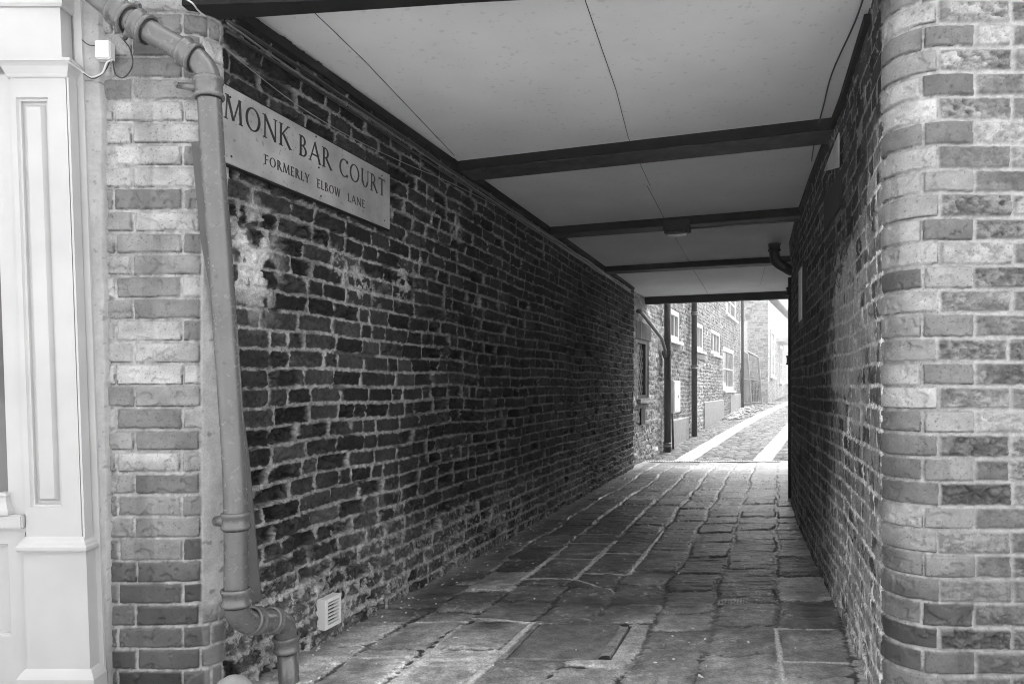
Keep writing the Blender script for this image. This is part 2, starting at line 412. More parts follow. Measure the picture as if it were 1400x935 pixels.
def field_right(U, V):
    ol, to = old_brick(U, V, BzR, JR, 51, .8, .050, -.10, limelow=True, mort=.24)
    ol = ol * .45
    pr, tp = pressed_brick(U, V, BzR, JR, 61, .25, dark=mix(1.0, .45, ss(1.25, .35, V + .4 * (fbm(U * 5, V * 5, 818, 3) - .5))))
    # common bricks of the front face, rougher than the bullnose ones
    d, r, lu, lv = masonry(U, V, BzR, JR, 61, jw=.009, rr=.003, wob=.0022, en=.0022)
    n2 = fbm(U * 50, V * 62, 811, 5, .62); n3 = fbm(U * 20, V * 32, 812, 5, .6); rg = np.clip(1 - np.abs(n3 - .5) * 11, 0, 1)
    ro = .3 + .6 * ss(.38, .62, .4 * r[2] + .6 * fbm(U * 5, V * 8, 815, 4)); hr = (n2 - .5) * (.004 + .014 * ro) + (n3 - .5) * .014 * ro + (r[1] - .5) * .007 - rg * .008 * ro
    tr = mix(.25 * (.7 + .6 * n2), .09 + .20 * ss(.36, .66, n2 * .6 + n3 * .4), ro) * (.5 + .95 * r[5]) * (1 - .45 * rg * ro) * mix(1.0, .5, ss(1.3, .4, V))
    stn = ss(.52, .66, fbm(U * 7, V * 7, 816, 5)); tr = tr * (1 - .4 * stn)
    pt = ss(.12, .06, cell(U * 46, V * 46, 817)); tr = tr * (1 - .6 * pt)
    k = ss(-.002, .006, d + (n2 - .5) * .007)
    mh = -.010 + (fbm(U * 40, V * 40, 813, 3) - .5) * .010
    hr = mix(mh, hr, k); tr = mix(.36 * (.5 + 1.0 * n2) * mix(1, .8, ss(1.2, .4, V)), tr, k)
    # a unit is rough when it lies wholly right of the quoin joint
    row = np.clip(np.searchsorted(np.array(BzR), V) - 1, 0, len(JR) - 1) - 13
    lim = np.where(row % 2 != 0, uX(1.439), uX(1.3275))
    rough = (U < lim)
    H = np.where(rough, hr, pr); T = np.where(rough, tr, tp)
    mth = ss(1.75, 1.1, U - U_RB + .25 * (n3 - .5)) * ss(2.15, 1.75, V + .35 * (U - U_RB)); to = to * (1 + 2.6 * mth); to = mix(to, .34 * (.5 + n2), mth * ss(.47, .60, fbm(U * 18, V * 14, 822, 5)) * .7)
    inn = U > U_RB + .008
    H = np.where(inn, ol, H); T = np.where(inn, to, T)
    # daylight-bleached paint remains on the splayed wall
    c = np.exp(-((U - U_RB - .9) / .75) ** 2 - ((V - 1.35) / .45) ** 2)
    sm = ss(.42, .62, fbm(U * 5, V * 9, 821, 4) * c * 1.9) * inn
    T = mix(T, .46 * (.7 + .6 * n2), sm * .55)
    return H, T
UR1 = np.r_[graded(0, 1.05, lambda s: .008), graded(1.06, U_RB + .002, lambda s: .0029)]
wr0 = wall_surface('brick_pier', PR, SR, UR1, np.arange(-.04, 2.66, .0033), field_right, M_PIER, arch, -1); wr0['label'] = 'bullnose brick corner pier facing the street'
def gr(s):
    Y = 2.4 + (s - U_RB) / 1.05
    return .0022 * Y
UR2 = graded(U_RB + .002, U_REND + .6, gr)
wr = wall_surface('passage_wall', PR, SR, UR2, np.arange(-.04, 2.56, .0042), field_right, M_BRICK, arch, -1); wr['label'] = 'splayed brick passage wall with pale patches'

# solid masses behind the brick skins (keep the light out)
def prism(bm, pts, z0, z1):
    lo = [bm.verts.new((x, y, z0)) for x, y in pts]; hi = [bm.verts.new((x, y, z1)) for x, y in pts]
    bm.faces.new(lo[::-1]); bm.faces.new(hi); n = len(pts)
    for i in range(n): bm.faces.new((lo[i], lo[(i + 1) % n], hi[(i + 1) % n], hi[i]))
bm = bmesh.new()
inset = .06
prism(bm, [(-7, 2.62), (-1.22, 2.62), (-1.12, 2.70), (XL(9.9) - inset, 9.93), (-7, 9.93)], -.3, 2.58)
obj('wall_core', bm, M_UPPER, arch)
bm = bmesh.new()
prism(bm, [(2.62, 2.36), (1.45, 2.36), (1.33, 2.50)] + [(x + .06, y) for x, y in SR_[i_cb + 1:-1]] + [(4.02, 10.22), (9, 10.22), (9, 2.36)], -.3, 2.58)
obj('wall_core', bm, M_UPPER, arch)
# upper storeys over the passage, with sash windows over the street
bm = bmesh.new()
prism(bm, [(-7, 2.56), (9, 2.33), (9, 11.0), (-7, 11.0 + .0)], 2.66, 5.7)
obj('upper_wall', bm, M_UPPER, arch)
bm = bmesh.new(); prism(bm, [(-7.3, 2.2), (9.3, 2.0), (9.3, 11.3), (-7.3, 11.3)], 5.7, 5.86); obj('roof', bm, M_SLATE, arch)
def sash(parent, F, u0, u1, z0, z1, d=0.0, nv=1, nh=1, fr=.07, name='window', glassm=None, sill=True, bars=.022):
    bm = bmesh.new()
    for q in ((u0, u0 + fr, z0, z1), (u1 - fr, u1, z0, z1), (u0 + fr, u1 - fr, z0, z0 + fr), (u0 + fr, u1 - fr, z1 - fr, z1)): box(bm, F, *q, d - .05, d + .02)
    for i in range(1, nv + 1):
        u = u0 + (u1 - u0) * i / (nv + 1); box(bm, F, u - bars, u + bars, z0 + fr, z1 - fr, d - .04, d + .008)
    for i in range(1, nh + 1):
        z = z0 + (z1 - z0) * i / (nh + 1); box(bm, F, u0 + fr, u1 - fr, z - bars, z + bars, d - .043, d + .012)
    f = obj(name, bm, M_PAINT2, parent)
    bm = bmesh.new(); box(bm, F, u0 + fr, u1 - fr, z0 + fr, z1 - fr, d - .035, d - .025); g = obj('pane', bm, glassm or M_GLASSL, f)
    if sill: bm = bmesh.new(); box(bm, F, u0 - .05, u1 + .05, z0 - .06, z0 - .002, d - .05, d + .10); obj('sill', bm, M_PAINT2, f)
    return f
FU = Fr((0, 2.46, 0), (1, -.0144, 0), (-.0144, -1, 0))
for u in (-2.2, .4, 3.2): sash(arch, FU, u, u + 1.0, 3.5, 5.0, .06, 1, 1, glassm=M_GLASS)

# ceiling: boards between beams
def wallpt(side, Y, inset=0.0):
    return XL(Y) - inset if side < 0 else float(np.interp(Y, PR[i_cb:len(SR_), 1], PR[i_cb:len(SR_), 0])) + inset
def cross(Yl, off=.1):
    """end points of a line across the passage, square to its axis, starting on the left wall at Yl"""
    A = Vector((XL(Yl) - off, Yl + off * KL, 0))
    d = Vector((tL.y, -tL.x, 0)); t = 0
    while True:
        p = A + d * t
        if (p.y < 10.4 and p.x > wallpt(1, p.y) + .04) or t > 4.2: return A, p
        t += .02
def cz(Y): return 2.487 - .0035 * (Y - 2.5)
bm = bmesh.new()
q = [(-1.35, 2.53), (1.75, 2.325), (4.5, 10.05), (1.45, 11.35)]
prism(bm, q, 2.50, 2.56)
for v in bm.verts: v.co.z -= (.013 + .0035 * (v.co.y - 2.5))
cl = obj('ceiling', bm, M_CEIL, arch); cl['label'] = 'pale painted ceiling boards'
# board joints
def joint(p_pts, wdt=.006):
    wdt *= .42
    bm = bmesh.new()
    for (a, b) in zip(p_pts, p_pts[1:]):
        a = Vector(a); b = Vector(b); n = Vector((b.y - a.y, a.x - b.x, 0)).normalized() * wdt / 2
        v = [bm.verts.new((x.x, x.y, cz(x.y) + h)) for h in (-.0025, .004) for x in (a - n, a + n, b + n, b - n)]
        for f in ((0, 1, 2, 3), (7, 6, 5, 4), (0, 4, 5, 1), (1, 5, 6, 2), (2, 6, 7, 3), (3, 7, 4, 0)): bm.faces.new([v[i] for i in f])
    return obj('board_joint', bm, M_BEAM, cl)
def jp(p, Y): return (XL(Y) + p * 1.0635 , Y, 0)
joint([jp(1.20, 2.45), jp(1.13, 3.4), jp(1.06, 4.05), jp(1.02, 5.0)], .005); joint([jp(1.0, 5.0), jp(.975, 5.9), jp(.94, 7.9)], .006); joint([jp(.93, 7.9), jp(.90, 10.6)], .006)
joint([jp(.235, 2.6), jp(.19, 3.1), jp(.03, 4.35)], .004)
joint([(XL(7.9) + 1.75, 7.6, 0), (XL(7.9) + 2.35, 9.6, 0)], .004)

def beam(Yl, wid, drop, edge=True, name='beam'):
    A, Bp = cross(Yl); d = Vector((KL, 1, 0)).normalized()
    bm = bmesh.new(); zt = cz(Yl) + .015; zb = cz(Yl) - drop
    r = random.Random(int(Yl * 10)); n = 26; rings = []
    for i in range(n + 1):
        c = A.lerp(Bp, i / n); j = [r.uniform(-.003, .003) for _ in range(3)]
        rings.append([bm.verts.new((x.x, x.y, z)) for x, z in ((c, zt), (c + d * j[0], zb + j[1]), (c + d * (wid + j[2]), zb + j[1]), (c + d * wid, zt))])
    for a, b in zip(rings, rings[1:]):
        for k in range(4): bm.faces.new((a[k], a[(k + 1) % 4], b[(k + 1) % 4], b[k]))
    bm.faces.new(rings[0]); bm.faces.new(rings[-1][::-1])
    o = obj(name, bm, M_BEAM, arch); o['label'] = 'dark timber ceiling beam'
    if edge:
        F = Fr(A, (Bp - A)); L = (Bp - A).length
        bm = bmesh.new(); box(bm, F, .12, L - .05, zb - .005, zb + .012, -wid * .97, -wid * .06); obj('lighter_underside', bm, M_BEAMLOW, o)  # paler slab covering nearly the whole underside of the beam
    return A, Bp, zb
B1 = beam(4.46, .24, .055); B2 = beam(6.26, .20, .060); B3 = beam(8.26, .20, .055); B4 = beam(10.95, .14, .10, False)
# lintel over the street mouth
bm = bmesh.new()
prism(bm, [(-1.115, 2.47), (1.7, 2.26 + .03), (1.7, 2.34), (1.20, 2.325), (-.147, 2.455), (-1.048, 2.57), (-1.10, 2.585)], 2.39, 2.66)
obj('lintel', bm, M_BEAM, arch)
# timber wall plates along both walls under the boards
bm = bmesh.new(); box(bm, FL, .02, 7.85, 2.432, 2.47, -.03, .016); obj('wall_plate', bm, M_BEAM, arch)
for (xa, ya), (xb, yb) in zip(SR_[i_cb:-1], SR_[i_cb + 1:]):
    F = Fr((xa, ya, 0), (xb - xa, yb - ya, 0)); F.n = -F.n; L = math.hypot(xb - xa, yb - ya)
    boxo('wall_plate', M_BEAM, arch, F, 0.0 if ya > 2.6 else .25, L, 2.43, 2.468, -.03, .018)

# pale opening and notice on the right passage wall
def FRat(Y, d=0.0):
    x = wallpt(1, Y); x2 = wallpt(1, Y + .05); F = Fr((x, Y, 0), (x2 - x, .05, 0)); F.n = -F.n; return F
Fq = FRat(3.47)
bm = bmesh.new()
v = [bm.verts.new(Fq.p(u, z, d)) for d in (.012, .016) for u, z in ((0, 2.31), (.58, 2.29), (0, 2.145))]
for f in ((0, 1, 2), (5, 4, 3), (0, 3, 4, 1), (1, 4, 5, 2), (2, 5, 3, 0)): bm.faces.new([v[i] for i in f])
o = obj('painted_panel', bm, M_CEMENT, arch); o['label'] = 'small pale triangular panel high on the right passage wall'
boxo('dark_recess', M_DARK, arch, Fq, -.0, .58, 1.96, 2.13, .0, .014)
nb = thing('notice_board', Fq.o, 'narrow pale notice board in dark frame far along the right passage wall', 'notice board')
Fn = FRat(5.16)
boxo('frame', M_IRON, nb, Fn, -.03, .28, 1.55, 1.99, .0, .022); boxo('notice_sheet', M_PLASTIC, nb, Fn, 0, .25, 1.585, 1.955, .024, .03)

# ================================================================== GROUND
# passage flags: rows along the passage
p_j = [-.25, -.02, .21, .455, .735, 1.0, 1.26, 1.53, 1.83, 2.12, 2.5, 2.9]
r3 = random.Random(21)
JG = []
for i in range(len(p_j) - 1):
    out = [.0]
    while out[-1] < 11:
        s = .52 if out[-1] < 3.1 else (.36 if out[-1] < 5.5 else .33)
        out.append(out[-1] + s * r3.uniform(.68, 1.35))
    JG.append(out)
def Ypq(p, q): return q                        # q measured as camera depth on the left wall line
def field_floor(Q, Pp):
    d, r, lu, lv = masonry(Q, Pp, p_j, JG, 91, jw=.013, rr=.035, wob=.022, en=.020, wu=1.9)
    n1 = fbm(Q * 5, Pp * 7, 92, 5); n2 = fbm(Q * 26, Pp * 20, 93, 5); n0 = fbm(Q * .9, Pp * 1.1, 94, 3)
    riv = fbm(Q * 34, Pp * 5, 95, 4)           # riven lines across the slabs
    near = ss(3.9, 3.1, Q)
    face = (r[1] - .5) * .010 + lu * (r[2] - .5) * .007 + lv * (r[3] - .5) * .007 + (n1 - .5) * .010 + (n2 - .5) * .006 + (riv - .5) * .010 * (1 - .5 * near)
    mh = -.007 + (n2 - .5) * .007 + near * .003
    k = ss(-.003, .016, d); H = mix(mh, face, k)
    t = .13 * (.5 + .95 * r[5]) * (.3 + 1.4 * n1) * (.6 + .8 * n2)
    t = np.where(r[0] > .94, t * 2.6, t) * mix(1.0, 3.1, near)  # flags paler toward the street mouth, daylight painted into their tone
    mo = mix(.05, .38, ss(.57, .64, fbm(Q * 4.5, Pp * 5.0, 96, 4) + .10 * (fbm(Q * .8, Pp * 1.5, 196, 2) - .5) - .01)) * (.4 + 1.2 * n2)
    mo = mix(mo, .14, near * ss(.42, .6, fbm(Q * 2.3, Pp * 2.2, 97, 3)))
    km = ss(-.004, .005, d + .010 * (n2 - .5))
    T = mix(mo, t, km)
    dirt = ss(.46, .62, fbm(Q * 3, Pp * 3, 98, 5)); T = T * (1 - .35 * dirt)
    sp = ss(.66, .72, fbm(Q * 48, Pp * 48, 99, 3)) * .7; T = mix(T, .42, sp * ss(.4, .6, n1))
    # gutter of grit along both walls
    gd = np.minimum(Pp - .0, 9); g = ss(.10, .0, gd); T = mix(T, .22 * (.5 + n2), g * .8); H = mix(H, -.004 + n2 * .012, g)
    # bold white repointing around a few slabs
    def seg(qa, pa, qb, pb, wd):
        L2 = (qb - qa) ** 2 + (pb - pa) ** 2; tt = np.clip(((Q - qa) * (qb - qa) + (Pp - pa) * (pb - pa)) / L2, 0, 1)
        dd = np.hypot(Q - qa - tt * (qb - qa), Pp - pa - tt * (pb - pa)) + .022 * (n2 - .5) + .012 * (n1 - .5)
        return ss(wd, wd * .55, dd)
    W = np.zeros_like(Q)
    for s_ in ((2.55, .745, 3.45, .750, .020), (3.45, .745, 3.5, .47, .011), (3.45, .46, 3.44, .24, .010), (2.6, .49, 3.4, .455, .011), (2.98, .50, 2.98, .745, .012), (2.98, .50, 2.98, .20, .012),
               (4.22, .455, 5.1, .455, .016), (4.22, .455, 4.22, .735, .014), (4.22, .735, 5.3, .735, .018), (4.22, .735, 4.0, .99, .008), (4.72, .455, 4.70, .735, .011), (5.2, .455, 5.2, .74, .010),
               (4.9, .735, 4.9, 1.0, .013), (4.35, .735, 4.35, 1.0, .013), (4.35, 1.0, 5.7, 1.0, .013), (2.7, 1.86, 3.35, 1.83, .012), (3.35, 1.83, 3.33, 2.1, .009), (2.95, 1.84, 2.93, 2.1, .008)):
        W = np.maximum(W, seg(*s_))
    W = W * ss(.30, .42, n2 + .15)
    T = mix(T, .60 * (.75 + .5 * n2), W); H = mix(H, .002 + .006 * (n2 - .5), W * .8)
    # inspection cover with a stone infill
    q0, q1, pa, pb = 2.99, 3.43, .79, 1.19
    di = np.minimum(np.minimum(Q - q0, q1 - Q), np.minimum(Pp - pa, pb - Pp))
    ins = ss(-.002, .002, di); ring = ss(.006, .003, np.abs(di))
    nc = fbm(Q * 14, Pp * 14, 101, 5)
    H = mix(H, .001 + (nc - .5) * .008, ins); T = mix(T, .19 * (.6 + .8 * nc), ins)
    H = H - ring * .010; T = mix(T, .03, ring * .85)
    side = ss(.028, .020, np.abs(Pp - (pb - .022))) * ins * (di > .004); T = mix(T, .34, side * .9 * ss(.2, .5, nc)); H = H + side * .004
    corn = ss(.030, .022, np.hypot(Q - q1 + .012, Pp - pb + .02)) + ss(.030, .022, np.hypot(Q - q0 - .012, Pp - pb + .02)); T = mix(T, .02, np.clip(corn, 0, 1) * ins)
    # little iron grating let into the floor
    gi = (np.abs(Q - 3.80) < .045) & (np.abs(Pp - 1.62) < .075); gr_ = (np.sin(Pp * 420) > 0) & (np.sin(Q * 300) > -.3)
    T = np.where(gi, np.where(gr_, .04, .32), T)
    return H, T
Qg = graded(1.9, 10.96, lambda s: .0016 * s * max(1, min(2.6, s / 3.2)) + .0002)
Pg = np.arange(-.30, 2.60, .0052)
QQ, PP = np.meshgrid(Qg, Pg, indexing='ij')
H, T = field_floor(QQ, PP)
def floor_xy(q, p): return XL(q) + p * 1.0635, q
XX, YY = floor_xy(QQ, PP)
XX = XX + 0; sagg = -.012 * np.exp(-((PP - 1.2) / .5) ** 2)
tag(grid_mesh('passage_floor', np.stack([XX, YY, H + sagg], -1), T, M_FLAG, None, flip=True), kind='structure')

# lane outside: setts with two stone tracks, rising away
def lane_left(Y): return -2.61 + .42 * Y
def ctr1(Y): return 2.72 + .455 * (Y - 11) - .0016 * (Y - 11) ** 2 * 0
def tracks(X, Y):
    # across coordinate measured from the first track
    return X - track_x(Y)
def track_x(Y):
    yy = np.array([10.9, 12, 14, 17, 20, 24, 29, 40, 60.]); 
    xx = np.array([2.37, 2.86, 3.77, 5.13, 6.53, 8.50, 11.0, 16.6, 26.2]); return np.interp(Y, yy, xx)
Yo = graded(10.965, 42, lambda s: .0019 * s)
Po = np.arange(-1.6, 3.2, .014)
YY, PP = np.meshgrid(Yo, Po, indexing='ij')
XX = track_x(YY) + PP
Bs = list(np.arange(10.5, 43, .13)); r4 = random.Random(8)
Js = [random_joints(r4, -2.2, 3.6, [.16, .2, .24, .14], .02) for _ in Bs]
dS, rS, lu, lv = masonry(PP, YY, Bs, Js, 131, jw=.022, rr=.03, wob=.02, en=.01)
n1 = fbm(PP * 9, YY * 9, 132, 4)
Hs = mix(-.022, (rS[1] - .5) * .014 + .010 * (1 - lu ** 2) * (1 - lv ** 2), ss(-.004, .02, dS))
Ts = mix(.02, .085 * (.4 + 1.1 * rS[5]) * (.7 + .6 * n1), ss(-.004, .006, dS))
tw = .31
trk = ((PP > 0) & (PP < tw)) | ((PP > 1.19) & (PP < 1.19 + tw))
BT = [-3, 0, tw, 1.19, 1.19 + tw, 5]; JT = [random_joints(r4, 10.4, 43, [.9, 1.1, .75], .1) for _ in range(5)]
dT, rT, _, _ = masonry(YY, PP, BT, JT, 141, jw=.016, rr=.01, wob=.006, en=.004)
Tt = mix(.08, .24 * (.8 + .35 * rT[5]) * (.8 + .4 * n1), ss(-.002, .006, dT)); Ht = mix(-.006, .012 + (rT[1] - .5) * .004, ss(-.002, .01, dT))
Hs = np.where(trk, Ht, Hs); Ts = np.where(trk, Tt, Ts)
tag(grid_mesh('lane_paving', np.stack([XX, YY, Hs + slope_z(YY) - .005], -1), Ts, M_SETT, None, flip=True), kind='structure')
# drain channel across the mouth of the lane
dr = thing('drain_channel', (3, 10.96, 0), 'narrow slotted iron drain across the ground where passage flags meet lane setts', 'drain')
F = Fr((1.95, 10.93, .0), (1, 0, 0), (0, -1, 0))
boxo('channel', M_PLASTIC, dr, F, 0, 2.35, -.02, .008, -.045, .045)
bm = bmesh.new()
for i in range(62): box(bm, F, .02 + i * .0375, .038 + i * .0375, .0085, .011, -.03, .03)
obj('slots', bm, M_IRON, dr)

# base ground sheet (flat street and passage, rising lane)
bm = bmesh.new(); xs = [-58, -20, 0, 10, 20, 58]; ys = [-58, -15, 0, 5, 11, 20, 30, 45, 58]
g = [[bm.verts.new((x, y, -.045 + slope_z(y))) for y in ys] for x in xs]
for i in range(len(xs) - 1):
    for j in range(len(ys) - 1): bm.faces.new((g[i][j], g[i + 1][j], g[i + 1][j + 1], g[i][j + 1]))
tag(obj('ground', bm, M_GROUND), kind='structure')
# street paving in front of the buildings
Uq = np.arange(-8, 8, .03); Vq = np.arange(-1.2, 1.9, .03)
UU, VV = np.meshgrid(Uq, Vq, indexing='ij')
Bp_ = list(np.arange(-1.3, 2.4, .45)); Jp_ = [random_joints(r4, -9, 9, [.6, .75, .9], .05) for _ in Bp_]
d, r, lu, lv = masonry(UU, VV, Bp_, Jp_, 151, jw=.02, rr=.01, wob=.002, en=.002)
tag(grid_mesh('street_pavement', np.stack([UU, VV, mix(-.008, (r[1] - .5) * .006, ss(0, .02, d)) - .006], -1), mix(.15, .42 * (.75 + .5 * r[5]), ss(0, .02, d)), M_FLAG, None), kind='structure')

# ================================================================== STREET SIGN
sg = thing('street_sign', FL.p(.5, 1.88, .02), 'long pale street name plate with black serif capitals on the left passage wall', 'sign')
bm = bmesh.new(); box(bm, FL, -.035, 1.140, 1.882, 2.155, .016, .030)
plate = obj('plate', bm, M_SIGN, sg, bevel=.0025)
bm = bmesh.new()
for q in ((-.038, 1.143, 1.876, 1.883), (-.038, 1.143, 2.154, 2.159), (1.139, 1.145, 1.883, 2.154)): box(bm, FL, *q, .012, .028)
obj('rim', bm, M_BEAM, sg)
# Roman capitals drawn as strokes: ('l', x0,y0,x1,y1,width) ('a', cx,cy,rx,ry,a0,a1, thick, thin) ('s', x,y,halfwidth) serif bar
K, N_ = .135, .075
GLY = {
 'M': (1.12, [('l', .12, 0, .20, 1, N_), ('l', .20, 1, .56, .05, K), ('l', .56, .05, .92, 1, N_), ('l', .92, 1, 1.0, 0, K), ('s', .11, 0, .10), ('s', 1.0, 0, .11), ('s', .16, 1, .08), ('s', .95, 1, .07)]),
 'O': (1.06, [('a', .53, .5, .47, .5, 0, 360)]),
 'N': (.98, [('l', .14, 0, .14, 1, N_), ('l', .12, 1, .84, .02, K), ('l', .84, 0, .84, 1, N_), ('s', .14, 0, .11), ('s', .10, 1, .10), ('s', .84, 1, .11)]),
 'K': (.86, [('l', .15, 0, .15, 1, K), ('l', .18, .48, .68, 1, N_), ('l', .30, .58, .82, 0, K), ('s', .15, 0, .12), ('s', .15, 1, .12), ('s', .70, 1, .09), ('s', .84, 0, .08)]),
 'B': (.68, [('l', .15, 0, .15, 1, K), ('a', .28, .75, .24, .25, -90, 90), ('a', .30, .26, .30, .27, -90, 90), ('l', .15, .97, .30, .97, N_), ('l', .15, .52, .30, .52, N_), ('l', .15, .03, .32, .03, N_), ('s', .13, 0, .10), ('s', .13, 1, .10)]),
 'A': (.90, [('l', .06, 0, .45, 1, N_), ('l', .43, 1, .84, 0, K), ('l', .2, .36, .68, .36, N_), ('s', .07, 0, .10), ('s', .84, 0, .11)]),
 'R': (.80, [('l', .15, 0, .15, 1, K), ('a', .28, .74, .27, .26, -90, 90), ('l', .15, .97, .30, .97, N_), ('l', .15, .49, .30, .49, N_), ('l', .34, .49, .76, 0, K), ('s', .15, 0, .12), ('s', .12, 1, .10), ('s', .78, 0, .07)]),
 'C': (.88, [('a', .52, .5, .46, .5, 48, 312), ('l', .83, .80, .83, .97, N_ * .8), ('l', .83, .05, .83, .18, N_ * .8)]),
 'U': (.88, [('l', .15, .32, .15, 1, K), ('a', .44, .34, .30, .34, 180, 360), ('l', .74, .32, .74, 1, N_), ('s', .15, 1, .12), ('s', .74, 1, .11)]),
 'T': (.78, [('l', .39, 0, .39, 1, K), ('l', .03, .965, .75, .965, N_), ('s', .39, 0, .12), ('l', .05, .84, .05, 1, N_ * .7), ('l', .73, .84, .73, 1, N_ * .7)]),
 'F': (.60, [('l', .15, 0, .15, 1, K), ('l', .15, .965, .55, .965, N_), ('l', .15, .52, .46, .52, N_), ('s', .15, 0, .12), ('s', .12, 1, .10), ('l', .54, .84, .54, 1, N_ * .7)]),
 'E': (.64, [('l', .15, 0, .15, 1, K), ('l', .15, .965, .54, .965, N_), ('l', .15, .52, .46, .52, N_), ('l', .15, .035, .57, .035, N_), ('s', .12, 0, .10), ('s', .12, 1, .10), ('l', .53, .84, .53, 1, N_ * .7), ('l', .57, 0, .57, .16, N_ * .7)]),
 'L': (.62, [('l', .15, 0, .15, 1, K), ('l', .15, .035, .56, .035, N_), ('s', .12, 0, .10), ('s', .15, 1, .12), ('l', .56, 0, .56, .17, N_ * .7)]),
 'Y': (.80, [('l', .40, 0, .40, .46, K), ('l', .09, 1, .41, .44, K), ('l', .72, 1, .41, .44, N_), ('s', .40, 0, .12), ('s', .09, 1, .10), ('s', .72, 1, .09)]),
 'W': (1.20, [('l', .07, 1, .33, 0, K), ('l', .33, 0, .62, 1, N_), ('l', .58, 1, .86, 0, K), ('l', .86, 0, 1.12, 1, N_), ('s', .08, 1, .10), ('s', .60, 1, .10), ('s', 1.12, 1, .09)]),
}
def word(text, u0, u1, zb, h, bold=1.0, gap=.10):
    tot = sum(GLY[c][0] for c in text) + gap * (len(text) - 1); sx = (u1 - u0) / tot
    bm = bmesh.new(); D0, D1 = .0302, .0314
    def poly(pts):
        lo = [bm.verts.new(FL.p(a, b, D0)) for a, b in pts]; hi = [bm.verts.new(FL.p(a, b, D1)) for a, b in pts]
        bm.faces.new(hi); n = len(pts)
        for i in range(n): bm.faces.new((lo[i], lo[(i + 1) % n], hi[(i + 1) % n], hi[i]))
    x = u0
    for ci, c in enumerate(text):
        wd, st = GLY[c]
        Tn = lambda a, b: (x + a * sx, zb + b * h)
        for s in st:
            if s[0] == 'l':
                _, x0, y0, x1, y1, wt = s; wt *= h * bold * .92
                a = Vector(Tn(x0, y0)); b = Vector(Tn(x1, y1)); dd = (b - a).normalized(); nn = Vector((-dd.y, dd.x)) * wt / 2
                fl = 1.12
                poly([tuple(a - nn * fl), tuple(b - nn * fl), tuple(b + nn * fl), tuple(a + nn * fl)])
            elif s[0] == 's':
                _, sx_, sy, hw = s; t_ = .045 * h * bold; yy = zb + sy * h - (t_ if sy > .5 else 0)
                cx = x + sx_ * sx; hw = hw * h * 1.15
                poly([(cx - hw, yy), (cx + hw, yy), (cx + hw, yy + t_), (cx - hw, yy + t_)])
            else:
                _, cx, cy, rx, ry, a0, a1 = s; n = max(8, int(abs(a1 - a0) / 12)); prev = None
                for i in range(n + 1):
                    an = math.radians(a0 + (a1 - a0) * i / n)
                    th = (N_ * .75 + (K - N_ * .6) * abs(math.cos(an)) ** 1.3) * bold
                    o_ = Tn(cx + rx * math.cos(an), cy + ry * math.sin(an)); tx = th * h / sx
                    i_ = Tn(cx + (rx - tx) * math.cos(an), cy + (ry - th) * math.sin(an))
                    if prev: poly([prev[0], o_, i_, prev[1]])
                    prev = (o_, i_)
        x += (wd + gap) * sx
    o = obj('lettering', bm, M_INK, plate); return o
word('MONK', -.020, .352, 2.036, .087); word('BAR', .402, .634, 2.034, .083); word('COURT', .688, 1.092, 2.032, .081)
word('FORMERLY', .194, .474, 1.936, .037, 1.15, .14); word('ELBOW', .527, .700, 1.934, .0365, 1.15, .14); word('LANE', .758, .905, 1.933, .0365, 1.15, .14)
for u, z in ((.012, 2.118), (.018, 1.912), (.520, 2.143), (.555, 1.905), (1.06, 2.128), (1.085, 1.915), (.54, 2.02)):
    bm = bmesh.new(); tube(bm, [FL.p(u, z, .026), FL.p(u, z, .0318)], .0042, 10); obj('screw', bm, M_IRON, plate)

# ================================================================== DOWNPIPE (grey, cast iron) at the left corner
PY = 2.40
pipe = thing('soil_downpipe', (at(323, 925, 2.5).x, 2.5, 0), 'thick grey painted iron downpipe with collars and elbows leaning at the left brick corner', 'drainpipe')
R0 = .0385
top = smooth_path([at(96, -40, 2.38), at(130, -8, 2.39), at(172, 24, PY), at(216, 50, PY), at(248, 68, PY), at(270, 82, PY), at(283, 100, PY), at(286, 122, PY)], 6)
tubeo('upper_bend', M_PIPE, pipe, top, R0 * 1.0, 24)
def collar(a, b, r, parent=pipe, name='collar', mm=M_PIPE, lips=True):
    a = Vector(a); b = Vector(b); L = (b - a).length; d = (b - a) / L
    prof = [(0, r * .96), (0.0, r * 1.1), (.006, r * 1.16), (.014, r * 1.1), (.018, r * 1.02), (L - .018, r * 1.02), (L - .014, r * 1.1), (L - .006, r * 1.16), (L, r * 1.08), (L, r * .96)] if lips else [(0, r * .9), (0, r), (L, r), (L, r * .9)]
    bm = bmesh.new(); up = d.orthogonal().normalized(); s = d.cross(up); rings = []
    for t, rr_ in prof: rings.append([bm.verts.new(a + d * t + (up * math.cos(q) + s * math.sin(q)) * rr_) for q in [2 * math.pi * k / 24 for k in range(24)]])
    for x_, y_ in zip(rings, rings[1:]):
        for k in range(24): bm.faces.new((x_[k], x_[(k + 1) % 24], y_[(k + 1) % 24], y_[k]))
    o = obj(name, bm, mm, parent, smooth=True)
    if lips and mm is M_PIPE:
        bm = bmesh.new(); tube(bm, [b, b + d * .004], r * .965, 24); obj('joint_gap', bm, M_IRON, o, smooth=True)
    return o
collar(at(157, 13, PY), at(177, 27, PY), R0 * 1.18); collar(at(186, 32, PY), at(203, 43, PY), R0 * 1.18)
collar(at(250, 70, PY), at(268, 81, PY), R0 * 1.14)
shaft = [at(285.5, 122, PY), at(291, 215, PY), at(297.5, 300, PY), at(308, 450, PY), at(319, 615, PY), at(322.5, 715, PY), at(322.5, 812, PY)]
tubeo('shaft', M_PIPE, pipe, smooth_path(shaft, 6), R0, 24)
collar(at(285, 108, PY), at(286, 136, PY), R0 * 1.12)
collar(at(322, 700, PY), at(322.5, 723, PY), R0 * 1.08)
